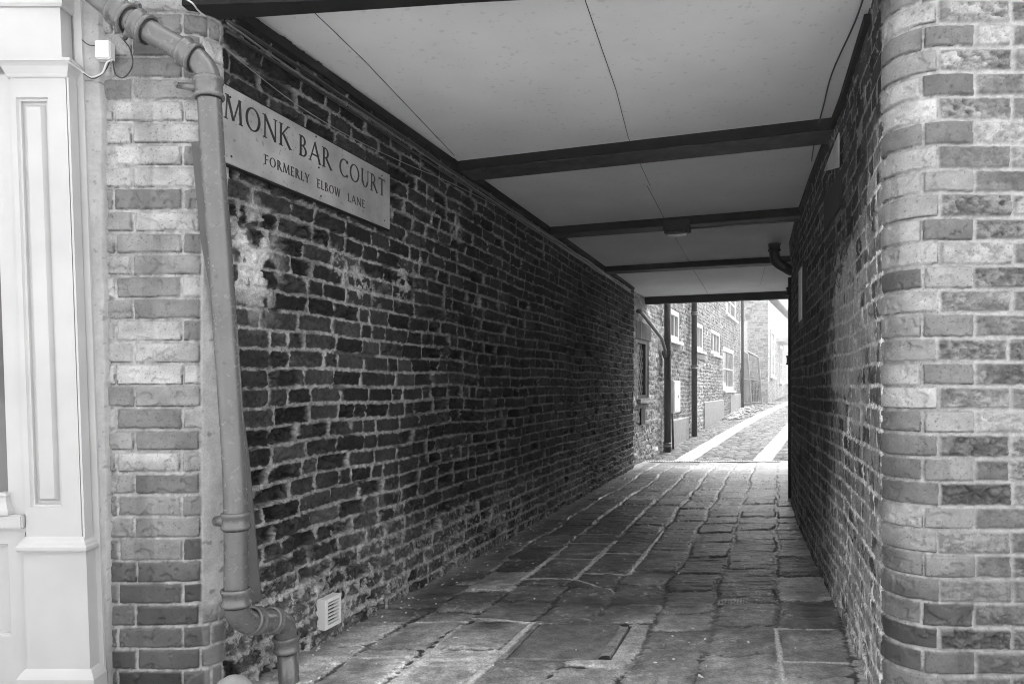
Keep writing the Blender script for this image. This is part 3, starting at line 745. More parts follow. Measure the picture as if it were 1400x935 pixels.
collar(at(322.5, 804, PY), at(323, 828, PY), R0 * 1.12)
low = smooth_path([at(323, 822, PY), at(325, 838, 2.41), at(338, 849, 2.46), at(356, 849, 2.54), at(374, 848, 2.62), at(386, 852, 2.68), at(391, 866, 2.71), at(393, 890, 2.72)], 6)
tubeo('lower_bend', M_PIPE, pipe, low, R0 * 1.04, 24)
collar(at(341, 848, 2.475), at(352, 848, 2.52), R0 * 1.12); collar(at(368, 847.5, 2.595), at(376, 848, 2.63), R0 * 1.12)
collar(at(391, 868, 2.715), at(393, 889, 2.72), R0 * 1.16)
tubeo('foot_pipe', M_PIPE, pipe, [at(392.5, 880, 2.72), at(395.5, 940, 2.73), Vector((at(396, 935, 2.73).x, 2.73, -.03))], R0 * .98, 24)
# wall brackets with lugs and bolts
def lug(px0, py0, px1, py1, Y0, Y1, rad=.011):
    bm = bmesh.new(); tube(bm, [at(px0, py0, Y0), at(px1, py1, Y1)], [rad * .8, rad], 12); o = obj('bracket', bm, M_PIPE, pipe, smooth=True)
    p = at(px0, py0, Y0); bm = bmesh.new(); tube(bm, [p + Vector((0, .004, 0)), p + Vector((0, -.016, 0))], .0085, 6); obj('bolt', bm, M_PIPE, o)
lug(243, 117, 270, 120, 2.45, 2.40, .013); lug(295, 712, 315, 712, 2.43, 2.40, .021); lug(190, 8, 182, 18, 2.42, 2.39, .012); lug(170, 52, 176, 42, 2.42, 2.39, .012)
# thin flat conduit running down beside the pipe
cdn = thing('conduit', (at(350, 822, 2.55).x, 2.55, .3), 'slim flat grey conduit slanting down the wall just behind the thick downpipe', 'conduit')
bm = bmesh.new(); pts = [(at(270, 195, 2.485)), at(283, 330, 2.50), at(311, 480, 2.53), at(331, 620, 2.555), at(349, 822, 2.585)]
for a, b in zip(pts, pts[1:]):
    v = []
    for c in (a, b):
        for dx, dy in ((-.019, -.006), (.019, .004), (.017, .02), (-.021, .010)): v.append(bm.verts.new((c.x + dx, c.y + dy, c.z)))
    for k in range(4): bm.faces.new((v[k], v[(k + 1) % 4], v[4 + (k + 1) % 4], v[4 + k]))
    bm.faces.new(v[:4]); bm.faces.new(v[4:])
obj('casing', bm, M_PIPEDK, cdn)
for px, py, Y in ((347, 806, 2.575), (331, 640, 2.552)):
    bm = bmesh.new(); p = at(px, py, Y); tube(bm, [p + Vector((0, -.010, 0)), p + Vector((0, 0, 0))], .004, 8); obj('screw', bm, M_PIPE, cdn)

# domed guard stone just in front of the pier
gsn = bmesh.new(); c = at(315, 926, 2.20); rings = []
for t, rr_ in ((0, .0), (.006, .022), (.017, .042), (.034, .056), (.055, .063), (c.z, .067)):
    rings.append([gsn.verts.new((c.x + max(rr_, .001) * math.cos(a), 2.22 + max(rr_, .001) * math.sin(a), c.z - t)) for a in [2 * math.pi * k / 28 for k in range(28)]])
for a, b in zip(rings, rings[1:]):
    for k in range(28): gsn.faces.new((a[k], a[(k + 1) % 28], b[(k + 1) % 28], b[k]))
gsn.faces.new(rings[0])
tag(obj('bollard', gsn, M_STONE, None, smooth=True), 'small round topped stone bollard at the foot of the downpipe', 'bollard')

# vent in the passage wall
vt = thing('wall_vent', FL.p(.63, .12, .02), 'small white louvred vent low on the left passage wall beside the pipe foot', 'vent')
u0, u1, z0, z1 = .578, .700, .072, .200
bm = bmesh.new()
for q in ((u0, u0 + .022, z0, z1), (u1 - .014, u1, z0, z1), (u0 + .022, u1 - .014, z1 - .016, z1), (u0 + .022, u1 - .014, z0, z0 + .016)): box(bm, FL, *q, -.01, .036)
obj('frame', bm, M_PLASTIC, vt, bevel=.0015)
bm = bmesh.new(); box(bm, FL, u0 + .02, u1 - .012, z0 + .014, z1 - .014, -.01, .006); obj('void', bm, M_DARK, vt)
for i in range(6):
    z = z0 + .022 + i * .0155; bm = bmesh.new()
    v = [bm.verts.new(FL.p(u, zz, d)) for u in (u0 + .022, u1 - .014) for zz, d in ((z, .034), (z + .0045, .034), (z + .0055, .024), (z + .001, .024))]
    for f in ((0, 1, 2, 3), (7, 6, 5, 4), (0, 4, 5, 1), (1, 5, 6, 2), (2, 6, 7, 3), (3, 7, 4, 0)): bm.faces.new([v[k] for k in f])
    obj('louvre', bm, M_PLASTIC, vt)

# junction box and its wires
jb = thing('junction_box', at(148, 70, 2.46), 'small pale square junction box with loose wires at the top of the left pier', 'junction box')
F = Fr((at(148, 70, 2.49).x, 2.49, 0), (1, 0, 0), (0, -1, 0)); zc = at(148, 69.5, 2.47).z
boxo('box_body', M_PLASTIC, jb, F, -.027, .024, zc - .031, zc + .029, 0, .03, bevel=.003)
boxo('box_lid', M_PLASTIC, jb, F, -.0255, .0225, zc - .0295, zc + .0275, .0305, .036, bevel=.002)
def wire(parent, pts, rad=.0022, m=M_WIRE, name='wire'): return tubeo(name, m, parent, smooth_path(pts, 6), rad, 6)
wire(jb, [at(112, 55, 2.46), at(122, 62, 2.46), at(136, 63, 2.46)], .0018)
wire(jb, [at(166, 52, 2.47), at(178, 68, 2.46), at(181, 90, 2.46), at(170, 106, 2.46), at(158, 102, 2.46), at(154, 82, 2.46)], .0024)
wire(jb, [at(155, 82, 2.46), at(146, 86, 2.45), at(140, 100, 2.45), at(125, 106, 2.45), at(112, 98, 2.44), at(98, 88, 2.40), at(90, 82, 2.38)], .003, M_WIREL)
wire(jb, [at(151, 82, 2.46), at(143, 98, 2.452), at(128, 108, 2.45), at(114, 101, 2.44)], .002)

# cables under the ceiling along the left wall
def cab(name, offs, rad, m, lab, seed):
    r = random.Random(seed); pts = []
    for i in range(17):
        t = i / 16; u = -.0 + 7.5 * t; pts.append(FL.p(u, 2.375 + offs + r.uniform(-.006, .006), .024 + r.uniform(-.003, .004)))
    o = tubeo(name, m, None, smooth_path(pts, 4), rad, 6); return tag(o, lab, 'cable', 'cables along the left wall')
cab('cable', .012, .008, M_WIRE, 'thick black cable running highest along the left passage wall under the ceiling', 1)
cab('cable', -.008, .0035, mat('grey_cable', .16, .35, .1), 'thin grey cable running between the black cables along the left passage wall', 2)
cab('cable', -.026, .006, M_WIRE, 'black cable running lowest of the bundle under the ceiling on the left wall', 3)
pts = [at(266, 57, 2.60), at(298, 60, 2.585)] + [FL.p(u, z, .022) for u, z in ((.12, 2.265), (.4, 2.235), (.8, 2.232), (1.3, 2.26), (1.9, 2.31), (2.6, 2.345))]
tag(tubeo('cable', mat('grey_cable'), None, smooth_path(pts, 5), .0018, 6), 'thin wire drooping across the brickwork just above the street sign', 'cable')
pts = [Vector((1.22, 2.52, 2.474)), Vector((1.29, 2.75, 2.474)), Vector((1.40, 3.2, 2.474)), Vector((1.53, 3.6, 2.472)), Vector((1.62, 3.9, 2.45)), Vector((1.72, 4.2, 2.40))]
tag(tubeo('cable', M_WIRE, None, smooth_path(pts, 5), .0035, 6), 'black cable along the right edge of the first ceiling panel', 'cable')
pts = [Vector((-1.28, 2.40, 2.45)), Vector((-1.12, 2.42, 2.43)), Vector((-1.06, 2.45, 2.395))]
pts = [at(243, -6, 2.45), at(262, 4, 2.46), at(272, 16, 2.50), at(287, 27, 2.56)]
tag(tubeo('cable', M_WIREL, None, smooth_path(pts, 5), .003, 6), 'short pale cable under the left end of the entrance lintel', 'cable')

# bulkhead lamp on the second beam
A, Bp, zb = B2
F = Fr(A, (Bp - A)); uc = 1.18
lp = thing('bulkhead_lamp', F.p(uc, zb - .02, -.1), 'small dark bulkhead lamp fixed under the second ceiling beam from the street', 'lamp')
boxo('housing', M_IRON, lp, F, uc - .10, uc + .10, zb - .060, zb + .03, -.03, .06, bevel=.008)
boxo('lamp_glass', mat('dusty_lamp_glass', .03, .3, .8, 40), lp, F, uc - .085, uc + .085, zb - .085, zb - .058, -.08, .045, bevel=.008)
boxo('back_plate', M_IRON, lp, F, uc - .105, uc + .105, zb - .057, zb - .007, -.10, -.031, bevel=.004)
wire(lp, [F.p(uc + .10, zb - .03, -.02), F.p(uc + .25, zb - .02, -.10), F.p(uc + .40, zb - .008, -.12), F.p(uc + 1.0, zb - .012, -.12)], .006)

# black pipe from the ceiling into the right wall and down its far end
wp = thing('waste_pipe', (2.72, 6.95, 0), 'black waste pipe dropping from the ceiling and bending into the right passage wall', 'drainpipe')
c0 = Vector((2.50, 6.97, 0))
pp = smooth_path([c0 + Vector((0, 0, 2.475)), c0 + Vector((0, 0, 2.38)), c0 + Vector((.02, .0, 2.30)), c0 + Vector((.10, -.03, 2.235)), Vector((2.64, 6.90, 2.20)), Vector((2.74, 6.88, 2.18))], 6)
tubeo('bend', M_IRON, wp, pp, .046, 16)
collar(c0 + Vector((0, 0, 2.40)), c0 + Vector((0, 0, 2.47)), .052, wp, 'collar', M_IRON)
sp_ = thing('drainpipe', (2.60, 6.80, 0), 'black drainpipe with a projecting clip down the right passage wall near the lane', 'drainpipe')
xx = float(wallpt(1, 7.3))
tubeo('shaft', M_IRON, sp_, [Vector((xx + .0, 7.3, -.02)), Vector((xx + .0, 7.3, 2.2))], .036, 14)
collar(Vector((xx, 7.3, 1.33)), Vector((xx, 7.3, 1.42)), .048, sp_, 'clip', M_IRON); collar(Vector((xx, 7.3, 2.02)), Vector((xx, 7.3, 2.10)), .048, sp_, 'clip', M_IRON)

# ================================================================== SHOPFRONT at the far left
shop = thing('shop_front', (-1.9, 2.45, 0), 'white painted panelled timber shopfront pilaster and window at the far left', 'shopfront')
FS = Fr((0, 2.42, 0), (1, 0, 0), (0, -1, 0)); FS.lean = .036
def zpx(y, Y=2.42): return EYE + (530 - y) / 1000 * Y
def xpx(x, Y=2.42, z=None, y=None):           # undo the lean at the height of pixel row y
    X = (x - 700) / 1000 * Y; return X + FS.lean * (zpx(y, Y) - 1.0) if y is not None else X
xl, xr = xpx(24, y=400), xpx(100, y=400)
def rings_mould(name, x0, x1, prof, parent=shop, back=-.055, m=M_PAINT):
    bm = bmesh.new(); R = []
    for z, pr in prof: R.append([bm.verts.new(FS.p(u, z, d)) for u, d in ((x0 - pr, back), (x0 - pr, pr), (x1 + pr, pr), (x1 + pr, back))])
    for a, b in zip(R, R[1:]):
        for k in range(4): bm.faces.new((a[k], a[(k + 1) % 4], b[(k + 1) % 4], b[k]))
    bm.faces.new(R[0]); bm.faces.new(R[-1]); return obj(name, bm, m, parent)
def panelled(name, x0, x1, z0, z1, rec, rz0, rz1, parent, inner=True, d=0.0, back=-.055):
    """a board with a sunk, moulded and raised-and-fielded panel"""
    bm = bmesh.new(); a, b = rec
    for q in ((x0, a, z0, z1), (b, x1, z0, z1), (a, b, z0, rz0), (a, b, rz1, z1)): box(bm, FS, *q, back, d)
    o = obj(name, bm, M_PAINT, parent)
    bm = bmesh.new(); st = [(0, d - .0005), (.004, d - .008), (.010, d - .009), (.012, d - .020)]
    if inner: st += [(.020, d - .020), (.030, d - .006)]
    R = [[bm.verts.new(FS.p(u, z, dd)) for u, z in ((a + e, rz0 + e), (b - e, rz0 + e), (b - e, rz1 - e), (a + e, rz1 - e))] for e, dd in st]
    for p_, q_ in zip(R, R[1:]):
        for k in range(4): bm.faces.new((p_[k], p_[(k + 1) % 4], q_[(k + 1) % 4], q_[k]))
    bm.faces.new(R[-1]); obj('panel', bm, M_PAINT, o); return o
Z = zpx
panelled('pilaster', xl, xr, Z(737), Z(103), (xpx(31, y=400), xpx(75, y=400)), Z(694), Z(133), shop)
rings_mould('bead', xr + .003, xr + .010, [(Z(737), 0), (Z(103), 0)], back=-.045)
boxo('back_board', M_PAINT, shop, FS, xr + .004, xr + .030, Z(960), Z(-60), -.09, -.050)
rings_mould('base_moulding', xl - .002, xr + .004, [(Z(753), .018), (Z(750), .022), (Z(746), .022), (Z(744), .017), (Z(741), .015), (Z(738), .007), (Z(735), .005), (Z(733), .0)])
rings_mould('plinth', xl - .006, xr + .010, [(Z(960), .004), (Z(753.5), .004)])
rings_mould('foot_moulding', xl - .010, xr + .012, [(Z(975), .024), (Z(925), .024), (Z(920), .018), (Z(915), .010), (Z(913), .004)])
rings_mould('capital', xl - .004, xr + .004, [(Z(107), .003), (Z(105), .006), (Z(102), .007), (Z(99), .010), (Z(93), .016), (Z(89), .024), (Z(88), .028), (Z(83.5), .028), (Z(83), .024)])
rings_mould('frieze_block', xl - .02, xr - .012, [(Z(82.5), .006), (Z(12), .006)])
rings_mould('cornice', xl - .02, xr - .010, [(Z(11.5), .012), (Z(8), .018), (Z(-20), .022), (Z(-60), .03)])
# shop window left of the pilaster
xw0 = -2.9
boxo('window_frame', M_PAINT, shop, FS, (xl - .062, xl - .002, Z(728), Z(100), -.06, -.008), (xw0, xl - .063, Z(150), Z(100), -.06, -.010), bevel=.003)
boxo('sill', M_PAINT, shop, FS, xw0, xl - .004, Z(722), Z(703), -.06, .016, bevel=.004)
boxo('glazing', M_GLASSL, shop, FS, xw0, xl - .060, Z(703), Z(150), -.05, -.04)
panelled('stall_riser', xw0, xl - .012, Z(975), Z(723), (xw0 + .1, xpx(10, y=800)), Z(872), Z(744), shop, False, -.012, -.06)
bm = bmesh.new(); cx = xpx(5, y=690)
for z, wdt in ((Z(703), .026), (Z(699), .026), (Z(694), .020), (Z(687), .013), (Z(680), .011), (Z(676), .015), (Z(673), .012)):
    pass
rings_mould('sill_block', cx - .006, cx + .006, [(Z(702.5), .022), (Z(698), .022), (Z(692), .014), (Z(685), .009), (Z(679), .008), (Z(677), .012), (Z(673), .010)], back=-.03)
boxo('fascia', M_PAINT, shop, FS, xw0, xl - .03, Z(80), Z(-60), -.06, 0)
# wall strip between the shopfront and the pier
bm = bmesh.new()
F2 = Fr((0, 2.5, 0), (1, 0, 0), (0, -1, 0)); F2.lean = .026
x0s, x1s = (110 - 700) / 1000 * 2.48, (146.5 - 700) / 1000 * 2.48
U = np.arange(x0s - .03, x1s, .004); V = np.arange(-.04, 2.66, .005); UU, VV = np.meshgrid(U, V, indexing='ij')
nn = fbm(UU * 22, VV * 14, 301, 5); n3 = fbm(UU * 60, VV * 60, 302, 3)
Hh = .020 + (nn - .5) * .003; Tt = .33 * (.86 + .28 * nn) * (1 - .4 * ss(.76, .80, n3)) * (1 - .35 * ss(.5, .1, VV))
crk = ss(.0035, .0, np.abs(VV - (2.135 + .05 * (UU - x0s) * 0 + .02 * (fbm(UU * 30, VV * 0, 303, 3) - .5)))); Tt *= 1 - .6 * crk
ed = x1s - .004 + .006 * (fbm(UU * 0, VV * 12, 304, 4) - .5) * 2 * ss(.0, .5, VV); off = ss(-.003, .002, UU - ed); Hh = Hh - off * .03
lean = .036 + (.0125 - .036) * (UU - x0s) / (x1s - x0s)
st = grid_mesh('cement_strip', np.stack([UU - lean * (VV - 1.0), 2.5 - Hh, VV], -1), Tt, mat('rendered_strip', attr=True, rough=.85, var=.06, scale=12, bump=.001, bscale=80), arch)
boxo('side_pier', M_CEMENT, arch, WORLD, -7, x0s - .04, -.04, 2.66, -2.60, -2.53)

# ================================================================== OUTSIDE, LEFT OF THE LANE
KO = .42
tO = Vector((KO, 1, 0)).normalized(); nO = Vector((tO.y, -tO.x, 0))
Y0 = 9.9
FO = Fr((lane_left(Y0), Y0, 0), tO, nO)
def uo(Y): return (Y - Y0) * math.hypot(1, KO)
YS = 12.22
def zg(Y): return slope_z(Y)
def rectpx(x0, x1, yt, yb):
    Ya = 2.61 / (KO - (x0 - 700) / 1000); Yb = 2.61 / (KO - (x1 - 700) / 1000); Ym = Ya
    return uo(Ya), uo(Yb), EYE + (530 - yb) / 1000 * Ya, EYE + (530 - yt) / 1000 * Ya
Wl = rectpx(872.5, 887.5, 463, 545)
W1 = rectpx(913.4, 929.8, 419, 463); W2 = rectpx(947.9, 961.8, 437.3, 476.8); W3 = rectpx(972.4, 984.9, 449, 483.2)
W4 = rectpx(989, 1003.5, 472.9, 534); W5 = rectpx(992.7, 1006.6, 385, 428.9)
def outer_field(seed, holes, tone0, lime, ev=None):
    r = random.Random(seed); B = [-.3 + .0755 * k + r.uniform(-.002, .002) for k in range(80)]
    J = [random_joints(r, -.5, 16.5, [.225, .225, .112, .225, .18], .012) for _ in B]
    def f(U, V):
        H, T = old_brick(U, V, B, J, seed, .8, tone0, lime, False, .42)
        if ev is not None: H, T = ev(U, V, H, T)
        for (a, b, c, d) in holes:
            m = (U > a) & (U < b) & (V > c) & (V < d); H = np.where(m, -.09, H); T = np.where(m, .3, T)
        return H, T
    return f
def outer_wall(name, Ya, Yb, f, parent, zt, res):
    Pn = np.array([(lane_left(Ya), Ya), (lane_left(Yb), Yb), (lane_left(Yb) - 5, Yb + 1.6)]); s0 = uo(Ya); L = uo(Yb) - s0
    S = np.array([s0, s0 + L, s0 + L + 5.2])
    U = graded(s0, s0 + L + 4.5, lambda s: res * (Y0 + s * .92)); V = np.arange(-.1, zt, .011)
    return wall_surface(name, Pn, S, U, V, f, M_FAR, parent, 1)
cot = thing('brick_outhouse', (lane_left(10.5), 10.9, 0), 'limewashed rough brick outhouse with a leaded window just beyond the passage', 'building')
def evA(U, V, H, T):
    m = (U > Wl[0] - .12) & (U < Wl[1] + .12) & (V > Wl[3]) & (V < Wl[3] + .26)    # soldier arch over the window
    s = np.abs(((U * 1 / .075) % 1) - .5) * 2; t = np.where(s > .78, .45, .05 + .09 * _h(np.floor(U / .075).astype(np.int64), (V * 0).astype(np.int64), 9))
    return np.where(m, np.where(s > .82, -.006, .006), H), np.where(m, t, T)
outer_wall('wall', Y0, YS, outer_field(401, [Wl], .36, .70, evA), cot, 3.6, .0011)
bm = bmesh.new()
fr = .05
for q in ((Wl[0], Wl[0] + fr, Wl[2], Wl[3]), (Wl[1] - .16, Wl[1], Wl[2], Wl[3]), (Wl[0] + fr, Wl[1] - .16, Wl[2], Wl[2] + fr), (Wl[0] + fr, Wl[1] - .16, Wl[3] - fr, Wl[3])): box(bm, FO, *q, -.09, -.02)
wf = obj('window', bm, M_IRON, cot); boxo('pane', M_GLASS, wf, FO, Wl[0] + fr, Wl[1] - .16, Wl[2] + fr, Wl[3] - fr, -.085, -.07)
bm = bmesh.new()
a, b, c, d = Wl[0] + fr, Wl[1] - .16, Wl[2] + fr, Wl[3] - fr
for i in range(-6, 9):
    for sgn in (1, -1):
        x0_ = a + i * .11; x1_ = x0_ + sgn * (d - c) * .62
        lo, hi = (x0_, c), (x1_, d)
        # clip diagonals to the pane
        ts = [0, 1]
        dx = hi[0] - lo[0]
        t0 = max(0, min((a - lo[0]) / dx, (b - lo[0]) / dx)); t1 = min(1, max((a - lo[0]) / dx, (b - lo[0]) / dx))
        if t1 - t0 > .03: tube(bm, [FO.p(lo[0] + dx * t0, c + (d - c) * t0, -.066), FO.p(lo[0] + dx * t1, c + (d - c) * t1, -.066)], .0035, 4)
obj('leading', bm, M_PLASTIC, wf)
boxo('sill', M_UPPER, wf, FO, Wl[0] - .06, Wl[1] + .05, Wl[2] - .07, Wl[2] - .002, -.09, .05)
av = tag(boxo('air_brick', M_IRON, None, FO, Wl[0] + .12, Wl[0] + .38, Wl[2] - .38, Wl[2] - .14, -.01, .02), 'small dark air brick under the leaded outhouse window', 'vent')
bm = bmesh.new(); pr_ = [(Y0 - .0, 0), (YS, 0)]
prism(bm, [(lane_left(Y0) - .05 - .2, Y0 + .05), (lane_left(YS) - .08, YS - .0), (lane_left(YS) - 3, YS), (lane_left(Y0) - 3, Y0 + .05)], -.2, 3.6); obj('wall_core', bm, M_UPPER, cot)
bm = bmesh.new(); prism(bm, [(lane_left(Y0 + .2) + .08, Y0 + .15), (lane_left(YS) + .08, YS), (lane_left(YS) - 3, YS), (lane_left(Y0) - 3, Y0 + .15)], 3.6, 3.7); obj('roof', bm, M_SLATE, cot)
# sloping pipe over the outhouse arch, into the first downpipe
rp = tag(tubeo('sloping_pipe', M_PIPEDK, None, [FO.p(uo(10.25), EYE + .104 * 10.3, .07), FO.p(uo(10.4), EYE + .104 * 10.3, .08), FO.p(uo(11.75), EYE + .067 * 11.8, .08), FO.p(uo(12.0), EYE + .052 * 12, .08), FO.p(uo(12.05), EYE + .042 * 12, .08)], .028, 10), 'slanting waste pipe across the outhouse wall above the leaded window', 'drainpipe')

row = thing('terrace_house', (lane_left(14), 18, 0), 'long brick house along the lane with white sash windows and grey rendered plinths', 'building')
G1 = (uo(12.75), uo(14.5), -.1, .52); G2 = (uo(16.55), uo(19.9), -.1, .77); G3 = (uo(21.4), uo(24.2), -.1, .90)
def evB(U, V, H, T):
    m = (U > uo(15.0)) & (U < uo(16.5)) & (V < W2[2] - .12)
    T = np.where(m, T * 1.25 + .05, T)
    l = (U > uo(14.9)) & (U < uo(16.6)) & (V > W2[2] - .20) & (V < W2[2] - .08); T = np.where(l, .20, T); H = np.where(l, .03, H)
    for g in (G1, G2, G3):
        m = (U > g[0]) & (U < g[1]) & (V > g[2]) & (V < g[3]); H = np.where(m, .025, H); T = np.where(m, .26 * (.9 + .2 * fbm(U * 6, V * 6, 450, 3)), T)
    for w_ in (W1, W2, W3, W4):
        m = (U > w_[0] - .06) & (U < w_[1] + .06) & (V > w_[3]) & (V < w_[3] + .2); s = np.abs(((U / .075) % 1) - .5) * 2; T = np.where(m, np.where(s > .85, .4, .17), T)
    return H, T
outer_wall('wall', YS, 24.2, outer_field(431, [W1, W2, W3, W4, W5], .17, .16, evB), row, 4.7, .00115)
bm = bmesh.new(); prism(bm, [(lane_left(YS) - .13, YS), (lane_left(24.2) - .13, 24.15), (lane_left(24.2) - 5, 25.6), (lane_left(YS) - 5, YS)], -.2, 4.7); obj('wall_core', bm, M_UPPER, row)
bm = bmesh.new(); prism(bm, [(lane_left(YS) + .15, YS), (lane_left(24.2) + .15, 24.3), (lane_left(24.2) - 5, 25.9), (lane_left(YS) - 5, YS)], 4.7, 4.8); obj('roof', bm, M_SLATE, row)
for w_, nv, nh in ((W1, 2, 0), (W2, 3, 0), (W3, 2, 0), (W4, 1, 1), (W5, 1, 1)):
    sash(row, FO, *w_, -.035, nv, nh, .09 if w_ is not W4 else .12, glassm=M_GLASSL, bars=.02)
# pipes on the lane side
def lanepipe(name, Y, rad, z1, label, hopper=None, collars=()):
    o = thing(name, FO.p(uo(Y), zg(Y), .08), label, 'drainpipe')
    tubeo('shaft', M_IRON, o, [FO.p(uo(Y), zg(Y) - .02, .09), FO.p(uo(Y), z1, .09)], rad, 14)
    if hopper:
        bm = bmesh.new()
        for zz, hw in ((hopper, .0), ): 
            v = [bm.verts.new(FO.p(uo(Y) + a * s_, hopper + h, .09 + b * s_)) for h, s_ in ((0, .6), (.10, 1.0), (.16, 1.0)) for a, b in ((-.10, -.07), (.10, -.07), (.10, .07), (-.10, .07))]
            for k in (0, 4):
                for i in range(4): bm.faces.new((v[k + i], v[k + (i + 1) % 4], v[k + 4 + (i + 1) % 4], v[k + 4 + i]))
            bm.faces.new(v[8:12]); bm.faces.new(v[:4])
        obj('hopper', bm, M_IRON, o)
    for z in collars: collar(FO.p(uo(Y), z, .09), FO.p(uo(Y), z + .07, .09), rad * 1.15, o, 'collar', M_PIPE)
    return o
lanepipe('lane_drainpipe', 12.15, .055, 3.2, 'black iron drainpipe with a hopper between the outhouse and the terrace house', hopper=1.55, collars=(.12,))
lanepipe('lane_drainpipe', 14.76, .058, 4.9, 'thick black drainpipe between the first two windows of the terrace house', collars=(2.55, 1.48))
lanepipe('lane_drainpipe', 24.0, .045, 5.2, 'slim dark drainpipe on the far corner of the terrace house')
mb = thing('meter_box', FO.p(uo(12.7), .6, .05), 'white meter cupboard on the lane wall beside the hopper drainpipe', 'meter box')
boxo('cabinet', M_PLASTIC, mb, FO, uo(12.45), uo(13.02), .665, 1.225, .01, .13, bevel=.006)
boxo('door', M_PLASTIC, mb, FO, uo(12.47), uo(13.0), .685, 1.205, .131, .142, bevel=.003); boxo('lock', M_IRON, mb, FO, uo(12.76), uo(12.79), .92, .97, .143, .150)
tubeo('supply_pipe', M_IRON, mb, [FO.p(uo(12.6), .67, .08), FO.p(uo(12.62), .05, .09)], .018, 8)
boxo('small_box', M_PLASTIC, mb, FO, uo(12.28), uo(12.38), .88, 1.04, .02, .08, bevel=.003)

# far end: hazy house, leaning mesh panels, low rubble
far = thing('far_house', (9.5, 27, zg(27)), 'pale hazy brick house at the far end of the lane, fading into fog', 'building')
FX = Fr((9.45, 27, 0), (.472, 1, 0)); FE = Fr((3.5, 26.4, 0), (9.45 - 3.5, .6, 0))
def far_wall(name, F, L, zt, seed, lime=None):
    r = random.Random(seed); B = [.2 + .0755 * k for k in range(80)]; J = [random_joints(r, -.5, L + 1, [.225, .225, .112], .01) for _ in B]
    U = np.arange(0, L + .01, .025); V = np.arange(.3, zt, .019); UU, VV = np.meshgrid(U, V, indexing='ij')
    d, rr_, lu, lv = masonry(UU, VV, B, J, seed)
    T = mix(.42, .30 * (.6 + .8 * rr_[5]) * (.7 + .6 * fbm(UU * 1.2, VV * 1.2, seed, 4)), ss(-.002, .004, d)); H = mix(-.008, 0, ss(-.002, .006, d))  # brick and mortar paled so the house dissolves, haze put into the colour
    if lime: T = lime(UU, VV, T)
    P = np.stack([F.o.x + F.t.x * UU + F.n.x * H, F.o.y + F.t.y * UU + F.n.y * H, VV], -1)
    return grid_mesh(name, P, T, M_FAR, far)
def lim(U, V, T):
    m = ss(5.25, 5.15, U) * ss(3.35, 3.25, V - .25 * np.sin((U - 3.6) * 1.2)); return mix(T, .62 * (.85 + .3 * fbm(U * 3, V * 3, 77, 4)), m * .9)
# eaves of the side wall step down the lane as seen from the arch
far_wall('wall', FX, 14, 4.35, 501); far_wall('wall', FE, 5.98, 4.6, 503, lim)
bm = bmesh.new(); A_ = FX.p(0, 0, -.03); C_ = FX.p(14, 0, -.03); D_ = FE.p(0, 0, -.03)
prism(bm, [(A_.x - .02, A_.y + .02), (C_.x, C_.y), (C_.x - 6, C_.y + 1), (D_.x, D_.y + .02)], .2, 4.34); obj('wall_core', bm, M_UPPER, far)
bm = bmesh.new(); prism(bm, [(A_.x + .12, A_.y - .12), (C_.x + .12, C_.y), (C_.x - 6, C_.y + 1), (D_.x, D_.y - .1)], 4.6, 4.7)
obj('roof', bm, M_SLATE, far)
sash(far, FX, .75, 2.2, 1.5, 3.3, .01, 1, 1, .12, glassm=M_GLASS); sash(far, FX, 4.2, 5.6, 1.3, 2.9, .01, 1, 1, .12, glassm=M_GLASS); sash(far, FX, 7.4, 8.6, 1.3, 2.9, .01, 1, 1, .12)
boxo('lean_hood', M_PAINT2, far, FX, 3.2, 6.6, 3.0, 3.12, -.02, .5)
pn = []
for i, (xa, xb, Y, za, zb2, lab) in enumerate(((1015, 1022, 24.9, 480, 484, 'narrow leaning mesh fence panel nearest the terrace house corner'), (1021.5, 1037, 25.6, 481, 489, 'wide leaning mesh fence panel in front of the far house'))):
    o = thing('fence_panel', at(xa, 550, Y), lab, 'fence panel', 'mesh panels at the end of the lane')
    gz = zg(Y); ta = at(xa, za, Y); tb = at(xb, zb2, Y)
    bm = bmesh.new()
    for a, b in ((Vector((ta.x, Y, gz)), ta), (Vector((tb.x + .12, Y, gz)), tb), (ta, tb), (Vector((ta.x, Y, gz + .1)), Vector((tb.x + .1, Y, gz + .1))), ((ta + Vector((ta.x, Y, gz))) / 2, (tb + Vector((tb.x + .12, Y, gz))) / 2)):
        tube(bm, [a, b], .035, 6)
    obj('frame', bm, M_WOOD, o)
    bm = bmesh.new(); n = 9
    for k in range(1, n):
        t = k / n; tube(bm, [Vector((ta.x, Y, gz)).lerp(Vector((tb.x + .12, Y, gz)), t), ta.lerp(tb, t)], .012, 4)
        tube(bm, [Vector((ta.x, Y, gz)).lerp(ta, t), Vector((tb.x + .12, Y, gz)).lerp(tb, t)], .012, 4)
    obj('mesh_bars', bm, M_WOOD, o)
